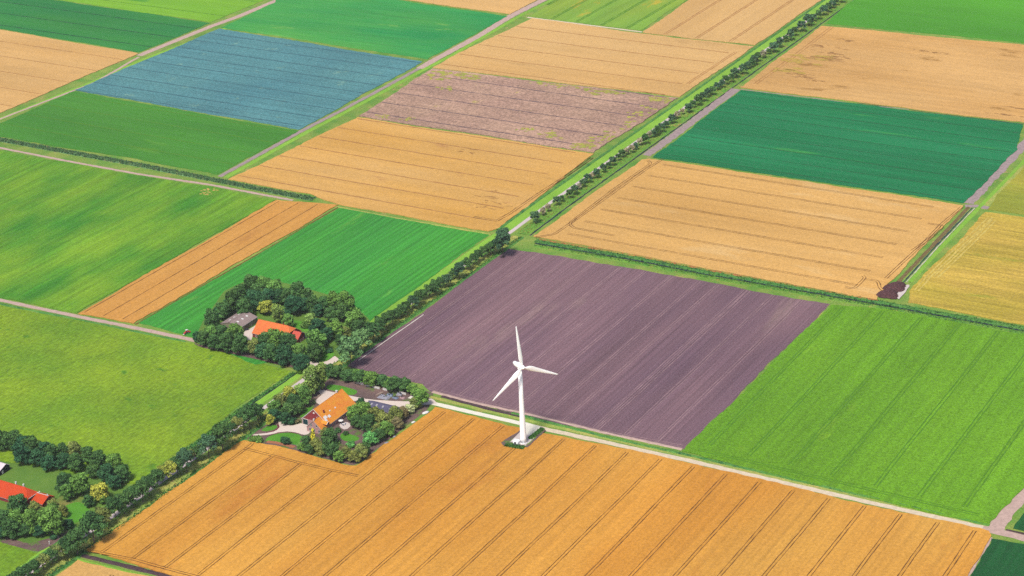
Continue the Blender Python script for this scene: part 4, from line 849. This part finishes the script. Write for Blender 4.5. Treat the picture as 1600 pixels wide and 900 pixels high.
# farm with grey barn
G2 = .2
row([(330, 497, 25), (339, 489, 22, 'deep'), (348, 484, 29), (358, 477, 26, 'deep'), (364, 469, 30), (374, 459, 28), (392, 446, 30), (384, 456, 26, 'deep'), (411, 447, 31, 'mid'), (402, 455, 28), (428, 451, 29, 'mid'), (420, 462, 28, 'deep'), (396, 467, 30, 'deep'), (381, 480, 26), (408, 472, 24, 'deep'), (436, 462, 24, 'deep'), (446, 462, 27), (464, 456, 34), (479, 463, 28), (458, 476, 30, 'deep'), (472, 476, 26, 'deep'), (490, 476, 24),
     (507, 475, 27), (498, 484, 22, 'deep'), (521, 471, 27, 'mid'), (540, 472, 31, 'mid'), (517, 490, 26), (534, 487, 26), (554, 500, 32, 'mid'), (559, 510, 28)],
    '{t} {w} in the wood behind the grey barn, {n} from left', 'trees round the grey barn farm', 'broadleaf_tree', 'tree', 'round', G2)
row([(415, 479, 24, 'yellow'), (434, 490, 19, 'light', 'tall'), (450, 500, 20, 'mid'), (485, 497, 20, 'light'), (476, 507, 16, 'mid', 'shrub'), (497, 511, 27, 'deep'), (512, 521, 24, 'deep'), (525, 514, 26, 'mid'), (540, 518, 22, 'olive'), (504, 530, 18, 'deep'), (530, 530, 18, 'dark'), (471, 524, 15, 'purple', 'shrub'), (515, 547, 12, 'deep', 'shrub')],
    '{t} {w} in the garden behind the salmon roof, {n} from the barn', 'garden trees of the grey barn farm', 'garden_tree', 'tree', 'round', G2)
row([(308, 525, 16, 'deep'), (318, 527, 20), (329, 520, 26, 'mid'), (346, 518, 25), (366, 521, 29, 'mid'), (335, 534, 26), (354, 533, 28), (376, 536, 28), (396, 541, 20, 'olive'), (415, 533, 30), (431, 530, 32, 'mid'), (449, 534, 30), (408, 548, 24, 'deep'), (424, 550, 28), (444, 553, 28, 'deep'), (468, 548, 26, 'mid'), (462, 562, 22, 'deep'), (472, 566, 26, 'deep'), (492, 532, 33, 'mid'), (491, 549, 26)],
    '{t} {w} between salmon roof and bright meadow, {n} from the left', 'front trees of the grey barn farm', 'broadleaf_tree', 'tree', 'round', G2)
# orange roofed farm
row([(505, 578, 18), (516, 578, 22), (528, 580, 24), (543, 586, 24), (553, 584, 18, 'mid'), (563, 588, 24), (579, 591, 25, 'mid'), (590, 592, 18), (598, 594, 24), (607, 598, 20, 'mid'), (617, 599, 27), (633, 600, 24), (645, 607, 20, 'mid'), (657, 620, 27, 'mid'), (648, 629, 22, 'olive'), (640, 638, 17, 'silver')],
    '{t} {w} between farmyard and ploughed field, {n} from the avenue', 'belt trees behind the farmyard', 'broadleaf_tree', 'tree', 'round', .03, .56, .85)
row([(501, 587, 19, 'light', 'tall'), (485, 594, 22, 'light', 'tall'), (493, 598, 18, 'mid', 'tall'), (470, 610, 27, 'light'), (451, 614, 27, 'yellow'), (476, 618, 17, 'mid', 'tall'), (438, 627, 26, 'olive'), (458, 628, 24), (430, 636, 25, 'mid'), (451, 641, 26), (467, 636, 20), (428, 648, 20, 'deep'), (445, 652, 20, 'deep'), (422, 655, 15, 'yellow'), (455, 657, 17, 'deep', 'shrub'), (464, 658, 11, 'brown', 'shrub'), (396, 641, 15, 'mid'), (410, 654, 10, 'mid', 'shrub')],
    '{t} {w} left of the great orange roof, {n} from the top', 'garden trees left of the farmhouse', 'garden_tree', 'tree', 'round', .03)
row([(564, 629, 16, 'deep'), (552, 645, 26, 'mid'), (568, 642, 26, 'mid'), (557, 658, 22, 'dark'), (586, 648, 26, 'olive'), (575, 660, 26), (600, 656, 26, 'olive'), (618, 648, 24, 'olive'), (630, 644, 19, 'brown'), (620, 660, 20, 'brown'), (603, 669, 26, 'mid'), (590, 670, 22, 'olive'), (592, 679, 20, 'dark'), (578, 684, 26, 'fresh'), (570, 699, 18, 'dark'), (564, 705, 27, 'olive'), (553, 712, 20, 'olive')],
    '{t} {w} between blue shed and orange wheat, {n} from the shed', 'belt trees right of the farmhouse', 'broadleaf_tree', 'tree', 'round', .03)
row([(541, 708, 20, 'olive'), (531, 712, 22, 'mid'), (521, 703, 22, 'dark'), (512, 697, 27), (516, 681, 24, 'dark'), (508, 676, 18, 'olive'), (502, 702, 20, 'olive'), (493, 694, 20, 'olive'), (489, 681, 11, 'gold', 'conic'), (478, 689, 21), (482, 701, 18, 'dark'), (470, 697, 14, 'mid'), (448, 688, 13, 'deep'), (442, 687, 9, 'deep'), (528, 672, 10, 'dark', 'shrub'), (540, 676, 10, 'dark', 'shrub'), (527, 690, 11, 'mid', 'shrub'), (548, 694, 14, 'fresh', 'shrub'), (404, 686, 14, 'mid', 'shrub'), (394, 685, 12, 'mid', 'shrub'), (536, 700, 14, 'brown', 'shrub')],
    '{t} {w} before the pink brick front, {n} from the wheat corner', 'front garden trees of the farmhouse', 'garden_tree', 'tree', 'round', .03)
# red roofed farm
row([(-8, 686, 32), (8, 688, 28), (22, 687, 33), (36, 695, 26, 'deep'), (49, 697, 34), (32, 707, 28, 'deep'), (66, 701, 28, 'deep'), (58, 714, 26, 'deep'), (80, 708, 30), (98, 706, 28), (76, 722, 26, 'deep'), (115, 704, 27, 'olive'), (100, 719, 26, 'deep'), (136, 709, 25), (118, 722, 26), (135, 716, 11, 'yellow'), (154, 718, 28), (178, 723, 31, 'mid'), (146, 735, 26), (166, 738, 28, 'deep'), (190, 738, 29), (178, 752, 24, 'deep')],
    '{t} {w} in the belt below the meadow, {n} from left edge', 'belt trees behind the red roofed farm', 'broadleaf_tree', 'tree', 'round', .03)
row([(100, 752, 27, 'dark'), (123, 755, 33, 'mid'), (105, 768, 24, 'mid'), (155, 768, 26, 'yellow'), (138, 782, 19, 'dark'), (162, 779, 16, 'mid'), (98, 797, 18, 'olive'), (82, 790, 20, 'olive')],
    '{t} {w} right of the vermilion roof, {n} from the lawn', 'garden trees of the red roofed farm', 'garden_tree', 'tree', 'round', .03)
row([(27, 786, 30), (54, 794, 22, 'olive'), (78, 810, 44, 'mid'), (49, 812, 30, 'mid'), (24, 812, 30, 'mid'), (4, 812, 28), (63, 828, 24, 'deep'), (38, 828, 24, 'dark'), (15, 824, 26), (-8, 806, 26), (107, 818, 17, 'deep'), (84, 838, 14, 'deep', 'shrub'), (2, 832, 18, 'deep')],
    '{t} {w} in front of the vermilion roof, {n} from its left end', 'front trees of the red roofed farm', 'broadleaf_tree', 'tree', 'round', .03)

# ------------------------------------------------------------------ reeds and rough grass nobody could count
def tufts(name, lines, n, h, m, label, cat, wid=1.0):
    r_ = random.Random(len(name)+n); mb = MB(); tot = []
    for pts, hw, z in lines:
        for a, b in zip(pts, pts[1:]): tot.append((a, b, hw, z, (b-a).length))
    S_ = sum(t[4] for t in tot)
    for a, b, hw, z, l in tot:
        for _ in range(int(n*l/S_)):
            p = a+(b-a)*r_.random(); d = (b-a).normalized(); p = p+Vector((-d.y, d.x, 0))*hw*r_.uniform(-1, 1); hh = h*r_.uniform(.5, 1.3)
            for _k in range(2):
                an = r_.uniform(0, 3.14); ux, uy = math.cos(an)*wid*r_.uniform(.4, .8), math.sin(an)*wid*r_.uniform(.4, .8); lx, ly = r_.uniform(-.3, .3), r_.uniform(-.3, .3)
                mb.poly([(p.x-ux, p.y-uy, z), (p.x+ux, p.y+uy, z), (p.x+ux*.8+lx, p.y+uy*.8+ly, z+hh), (p.x-ux*.7+lx, p.y-uy*.7+ly, z+hh*.8)])
    return meta(mb.build(name, m), label, cat, None, 'stuff')
PX = lambda l: [at(*p) for p in l]
tufts('reeds', [(PX([(-60, 207), (0, 219), (220, 259), (330, 281), (467, 308), (490, 312)]), 3.4, .3)], 4200, 1.2, M['reed'], 'dense dark reeds filling the ditch across the left fields', 'reeds', 1.1)
tufts('weeds', [(PX(offset_px(DR, 0, -3)), 3.2, .4), (PX(offset_px(DR, 0, 3)), 2.6, .3)], 2600, .45, M['bank_dark'], 'rough dark weeds along the ditch above the ploughed field', 'weeds', 1.0)
tufts('rough_grass', [(shift(LOA, 7.5), 4.2, .3), (shift(UPA, 8.5), 4.5, .3)], 5000, .6, M['bank_yel'], 'tall dry grass along the right side of the avenue', 'grass', .8)
tufts('undergrowth', [(shift(LOA, 11.5), 1.8, .3), (PX([(200, 768), (316, 686), (360, 651), (460, 583)]), 1.4, .3)], 3000, .7, M['bank_dark'], 'dark green undergrowth along the avenue ditches', 'undergrowth', .9)
tufts('turbine_weeds', [(PX([(790, 697), (804, 700), (819, 702)]), 1.6, .75), (PX([(828, 688), (838, 680), (848, 672)]), 1.4, .75)], 420, 1.2, M['bank_dark'], 'green weeds growing round the wind turbine pad', 'weeds', .9)

# ------------------------------------------------------------------ smaller things
RED = plain('red_machine_paint', (.42, .03, .035), .4, .08, 1, .4, raw=True)
RUB = plain('tyre_rubber', (.025, .025, .028), .85, .1, 1, raw=True)
DARKP = plain('dark_car_paint', (.03, .035, .045), .25, .05, 1, .5, raw=True)
BLUEP = plain('blue_tarpaulin', (126, 142, 170), .5, .2, 1.2, .3)
GREYT = plain('grey_tarpaulin', (156, 156, 170), .6, .25, 1.2, .3)
WOOD = plain('weathered_timber', (190, 166, 150), .9, .25, .6)
def wheel(parent, x, y, r, wd, rimm):
    mb = MB(); K = 18
    for rr, yy in ((r*.55, -wd/2), (r*.95, -wd/2), (r, -wd/4), (r, wd/4), (r*.95, wd/2), (r*.55, wd/2)):
        mb.v += [(x+rr*math.cos(2*math.pi*i/K), y+yy, r+rr*math.sin(2*math.pi*i/K)) for i in range(K)]
    for j in range(6):
        for i in range(K): mb.f.append((j*K+i, j*K+(i+1) % K, ((j+1) % 6)*K+(i+1) % K, ((j+1) % 6)*K+i))
    wv = mb.build('wheel', RUB, parent, True)
    MB().bar((x, y-wd*.35, r), (x, y+wd*.35, r), r*.56, None, 14).build('rim', rimm, wv)
tp = at(291.5, 521.5)
TR = thing('tractor', 'red tractor standing on the striped field beside the lane', 'tractor', (tp.x, tp.y, .22), rad(-92))
MB().hull([(.2, -.45, .75), (2.6, -.4, .75), (2.6, .4, .75), (.2, .45, .75)], [(.2, -.42, 1.75), (2.5, -.34, 1.6), (2.5, .34, 1.6), (.2, .42, 1.75)]).build('hood', RED, TR, bevel=.06)
cabm = MB().hull([(-1.4, -.75, 1.0), (.25, -.7, 1.0), (.25, .7, 1.0), (-1.4, .75, 1.0)], [(-1.2, -.68, 2.55), (.05, -.66, 2.55), (.05, .66, 2.55), (-1.2, .68, 2.55)]).build('cab', GLASS, TR)
MB().box(-1.4, .25, -.82, .82, 2.555, 2.75).build('cab_roof', WTRIM, cabm, bevel=.06)
for y in (-.98, .98):
    MB().hull([(-1.6, y-.3, 1.55), (-.1, y-.3, 1.55), (-.1, y+.3, 1.55), (-1.6, y+.3, 1.55)], [(-1.4, y-.3, 1.75), (-.3, y-.3, 1.75), (-.3, y+.3, 1.75), (-1.4, y+.3, 1.75)]).build('mudguard', RED, TR)
    wheel(TR, -.85, y, .85, .5, WTRIM); wheel(TR, 1.95, y*.85, .55, .36, WTRIM)
MB().box(2.6, 3.5, -.5, .5, .45, .75).build('front_weight', WTRIM, TR, bevel=.04)
MB().box(-2.9, -2.2, -1.5, 1.5, .35, 1.0).bar((-2.2, 0, .7), (-1.3, 0, .8), .12).build('implement', RED, TR)
def car(px, py, rz, paint, label, z=.3, glass=GLASS):
    p = at(px, py); c = thing('parked_car', label, 'car', (p.x, p.y, z), rz)
    MB().hull([(-2.1, -.82, .28), (2.1, -.82, .28), (2.1, .82, .28), (-2.1, .82, .28)], [(-2.15, -.85, .85), (2.1, -.82, .72), (2.1, .82, .72), (-2.15, .85, .85)]).build('body', paint, c, bevel=.1)
    g_ = MB().hull([(-1.9, -.78, .86), (1.05, -.76, .82), (1.05, .76, .82), (-1.9, .78, .86)], [(-1.5, -.62, 1.42), (.35, -.62, 1.42), (.35, .62, 1.42), (-1.5, .62, 1.42)]).build('windows', glass, c)
    MB().box(-1.5, .35, -.63, .63, 1.422, 1.47).build('roof', paint, c, bevel=.02)
    for x in (-1.35, 1.35):
        for y in (-.78, .78): wheel(c, x, y, .32, .22, GREYM)
    for y in (-.6, .6): MB().box(2.1, 2.14, y-.16, y+.16, .55, .7).build('headlight', WTRIM, c)
car(384.7, 516.5, rad(60), DARKP, 'dark parked car beside the grey barn wall', .28)
car(452, 560, rad(15), white, 'white parked car under the front trees of the salmon roofed house', .3)
# manure heap on its slab
MAN = plain('manure', (92, 60, 62), .95, .6, .9)
def heap(name, label, cat, spots, m, seed, z=0.02):
    r_ = random.Random(seed); cs = [(at(x, y), rr, h) for x, y, rr, h in spots]; o0 = sum((c[0] for c in cs), Vector())/len(cs)
    mb = MB(); n = 44; S_ = max((c[0]-o0).length+c[1] for c in cs)*1.15; hh = {}
    for j in range(n+1):
        for i in range(n+1):
            x = -S_+2*S_*i/n; y = -S_+2*S_*j/n; z_ = 0
            for c, rr, h in cs:
                d = math.hypot(x-(c.x-o0.x), (y-(c.y-o0.y)))/(rr*(1+.14*math.sin(3*math.atan2(y-(c.y-o0.y), x-(c.x-o0.x))+seed)))
                if d < 1: z_ = max(z_, h*(1-d**2.6))
            if z_ > 0: z_ = max(.02, z_+r_.uniform(-.3, .35))
            hh[i, j] = z_; mb.v.append((x, y, z_-(.05 if z_ <= 0 else 0)))
    for j in range(n):
        for i in range(n):
            if max(hh[i, j], hh[i+1, j], hh[i, j+1], hh[i+1, j+1]) > 0:
                a = j*(n+1)+i; mb.f.append((a, a+1, a+n+2, a+n+1))
    used = sorted({i for f in mb.f for i in f}); mp_ = {u: k for k, u in enumerate(used)}
    mb.v = [mb.v[u] for u in used]; mb.f = [tuple(mp_[i] for i in f) for f in mb.f]
    o = mb.build(name, m); o.location = (o0.x, o0.y, z); return meta(o, label, cat)
hp = heap('manure_heap', 'dark brown manure heap at the corner of the wide tan wheat field', 'manure heap', [(1398, 450.5, 7.4, 3.4), (1388, 461, 7.4, 3.2), (1405, 447, 4.8, 2.4)], MAN, 3, .62)
plot('slab', [(1399, 463), (1410, 452), (1419, 445), (1422, 447), (1411, 462), (1404, 470)], .63, M['concrete'], 'pale concrete slab beside the manure heap', 'slab', 1, 2)
# farmyard of the orange roofed house
WP = [(562, 600.5), (574.5, 604), (587.5, 607), (601.5, 610), (629.5, 616)]
for i, (x, y) in enumerate(WP):
    p = at(x, y); o = thing('wall_panel', ['low white wall panel nearest the back lawn under the belt trees', 'second low white wall panel from the back lawn', 'middle low white wall panel above the covered heaps', 'fourth low white wall panel from the back lawn', 'low white wall panel farthest from the back lawn'][i], 'wall', (p.x, p.y, .03), rad(rnd.uniform(-3, 3)), 'white wall panels behind the farmyard')
    L_ = [3.4, 1.6, 3.0, 1.7, 2.6][i]
    MB().box(-L_, L_, -.12, .12, 0, 1.5).build('panel', WTRIM, o, bevel=.03); MB().box(-L_, L_, -.2, .2, 1.502, 1.62).build('coping', M['concrete'], o)
def tarp_heap(px, py, a, b, h, m, label, seed, rz=0.):
    """a heap under a tarpaulin that sags between tyres"""
    r_ = random.Random(seed); p = at(px, py); o = thing('covered_heap', label, 'covered heap', (p.x, p.y, .03), rz)
    mb = MB(); n = 12
    for j in range(n+1):
        for i in range(n+1):
            u, v = i/n*2-1, j/n*2-1; e = max(abs(u), abs(v)); mb.v.append((u*a+r_.uniform(-.1, .1), v*b+r_.uniform(-.1, .1), 0.0 if e > .99 else h*(1-e**4)*r_.uniform(.8, 1.1)))
    for j in range(n):
        for i in range(n): q_ = j*(n+1)+i; mb.f.append((q_, q_+1, q_+n+2, q_+n+1))
    mb.build('tarpaulin', m, o)
    for k in range(5):
        tx, ty = r_.uniform(-.6, .6)*a, r_.uniform(-.6, .6)*b; t = bpy.data.meshes.new('t')
        bm = bmesh.new(); K = 12
        vs = [[bm.verts.new((tx+(R0+.13*math.cos(f))*math.cos(2*math.pi*i/K), ty+(R0+.13*math.cos(f))*math.sin(2*math.pi*i/K), h+.12+.13*math.sin(f))) for f in (0, 1.57, 3.14, 4.71)] for R0 in (.32,) for i in range(K)]
        for i in range(K):
            for f in range(4): bm.faces.new((vs[i][f], vs[(i+1) % K][f], vs[(i+1) % K][(f+1) % 4], vs[i][(f+1) % 4]))
        bm.to_mesh(t); bm.free(); t.materials.append(RUB); to = bpy.data.objects.new('tyre', t); COL.objects.link(to); to.parent = o
tarp_heap(600, 621, 4.2, 2.6, 1.3, GREYT, 'broad pale grey tarpaulin heap in the middle of the farmyard', 3)
tarp_heap(609, 618, 2.2, 1.8, 1.2, BLUEP, 'blue tarpaulin heap between the grey heap and the belt trees', 5, .4)
tarp_heap(618, 622, 2.0, 1.5, 1.0, BLUEP, 'small blue tarpaulin heap nearest the silvery tree', 8, -.2)
tarp_heap(624, 616.5, 2.0, 1.8, 1.3, GREYT, 'small grey tarpaulin heap close under the belt trees', 9, .3)
tarp_heap(629, 622, 1.6, 1.4, 1.2, plain('pinkish_cover', (196, 160, 164), .8, .2, 1), 'small pinkish covered heap at the right end of the farmyard', 12)
def beams(px, py, rz, label, seed, n=7, L_=5.0, z=.09):
    r_ = random.Random(seed); p = at(px, py); o = thing('timber_pile', label, 'timber pile', (p.x, p.y, z), rz)
    for k in range(n):
        y = (k % 4)*.55-.8+r_.uniform(-.1, .1); zz = (k//4)*.32; l = L_*r_.uniform(.6, 1); x = r_.uniform(-.5, .5); a = r_.uniform(-.05, .05)*l
        MB().hull([(x-l/2, y-a-.15, zz), (x+l/2, y+a-.15, zz), (x+l/2, y+a+.15, zz), (x-l/2, y-a+.15, zz)], [(x-l/2, y-a-.15, zz+.3), (x+l/2, y+a-.15, zz+.3), (x+l/2, y+a+.15, zz+.3), (x-l/2, y-a+.15, zz+.3)]).build('beam', WOOD, o)
beams(495, 621, rad(90), 'pile of pale timber beams under the tall trees left of the barn', 4, 9, 7)
beams(593, 616, rad(75), 'grey timber beams beside the broad tarpaulin heap', 6, 7, 6)
# patio furniture
pt = at(537, 664); tb = thing('garden_table', 'white garden table on the patio right of the farmhouse', 'table', (pt.x, pt.y, .09))
MB().box(-1.1, 1.1, -.55, .55, .7, .76).build('tabletop', WTRIM, tb, bevel=.02)
for x in (-1, 1):
    for y in (-.45, .45): MB().box(x-.04, x+.04, y-.04, y+.04, 0, .698).build('leg', WTRIM, tb)
CH = [(-1.7, 0, 0, 'blue garden chair at the house end of the white table'), (.5, 1.1, -1.57, 'blue garden chair behind the white garden table'), (.3, -1.1, 1.57, 'blue garden chair in front of the white garden table')]
for x, y, a, lb in CH:
    c = thing('garden_chair', lb, 'chair', (pt.x+x, pt.y+y, .09), a, 'blue garden chairs round the patio table'); BL_ = plain('blue_cushion', (70, 96, 180), .8, .1, 1)
    MB().box(-.25, .25, -.25, .25, .4, .46).build('seat', BL_, c); MB().box(-.27, -.22, -.25, .25, .462, .95).build('backrest', BL_, c)
    for lx in (-.22, .22):
        for ly in (-.22, .22): MB().box(lx-.02, lx+.02, ly-.02, ly+.02, 0, .398).build('leg', steel, c)
ps = at(533, 661.5); po = thing('parasol', 'open white parasol beside the white garden table', 'parasol', (ps.x, ps.y, .09))
MB().bar((0, 0, 0), (0, 0, 2.7), .035).build('pole', GREYM, po); MB().lathe([(.3, 0), (.3, .12), (.06, .18)], 16).build('base', M['concrete'], po)
cn = MB(); K = 8
cn.v = [(0, 0, 2.75)]+[(1.7*math.cos(2*math.pi*i/K), 1.7*math.sin(2*math.pi*i/K), 2.15) for i in range(K)]+[(1.7*math.cos(2*math.pi*i/K), 1.7*math.sin(2*math.pi*i/K), 2.0) for i in range(K)]
for i in range(K): cn.f += [(0, 1+i, 1+(i+1) % K), (1+i, 9+i, 9+(i+1) % K, 1+(i+1) % K)]
cn.build('canopy', WTRIM, po)
# white sheeted bundles lying in the ditch edge along the wheat
for i, (x, y, lb) in enumerate(((665, 645.5, 'largest white bundle lying beside the silvery tree and the orange wheat'), (646, 660.5, 'white bundle lying between brownish trees and the orange wheat'), (616, 683, 'small white bundle halfway along the dark ditch edge'), (604, 693, 'white bundle nearest the corner of the dark ditch edge'))):
    rr = [1.9, 1.1, .8, 1.2][i]; r_ = random.Random(i); p = at(x, y); mb = MB(); mb.lathe([(.9*rr, 0), (rr, .25), (.8*rr, .7), (.3*rr, .95)], 12); mb.v = [(a*1.5+r_.uniform(-.12, .12), b*.8+r_.uniform(-.12, .12), c+(r_.uniform(0, .1) if c > 0 else 0)) for a, b, c in mb.v]
    o = mb.build('bundle', GREYT if i == 3 else WTRIM, None, True); o.location = (p.x, p.y, .04); o.rotation_euler.z = 1.2; meta(o, lb, 'bundle', 'white bundles along the wheat edge')
for x, y, lb, m_ in ((77.5, 850.5, 'white painted gate post at the bottom left farm entrance', WTRIM), (91, 841.5, 'dull grey gate post at the bottom left farm entrance', GREYT)):
    p = at(x, y); o = thing('gate_post', lb, 'gate post', (p.x, p.y, .03)); MB().box(-.22, .22, -.22, .22, 0, 2.1).build('post', m_, o, bevel=.03); MB().hull([(-.27, -.27, 2.102), (.27, -.27, 2.102), (.27, .27, 2.102), (-.27, .27, 2.102)], [(-.05, -.05, 2.35), (.05, -.05, 2.35), (.05, .05, 2.35), (-.05, .05, 2.35)]).build('cap', m_, o)
# flower bed edges
BED = plain('flower_bed', (112, 44, 56), .95, .4, .8)
strip('flower_bed', [(434, 664), (436, 667.5), (432, 671.5), (427, 673.8), (416, 676)], .55, .09, BED, 'dark red flower bed edging the small oval lawn', 'flower bed', .15)
strip('flower_bed', [(420, 681.5), (434, 676.4), (449, 674.6), (467, 677.4)], .3, .09, BED, 'thin dark edging along the top of the front lawn', 'flower bed', .15)
strip('flower_bed', [(417, 690), (430, 692), (445, 695), (460, 699)], 1.4, .09, plain('dry_flower_bed', (178, 116, 84), .95, .4, .8), 'reddish flower bed below the front lawn', 'flower bed', .4)
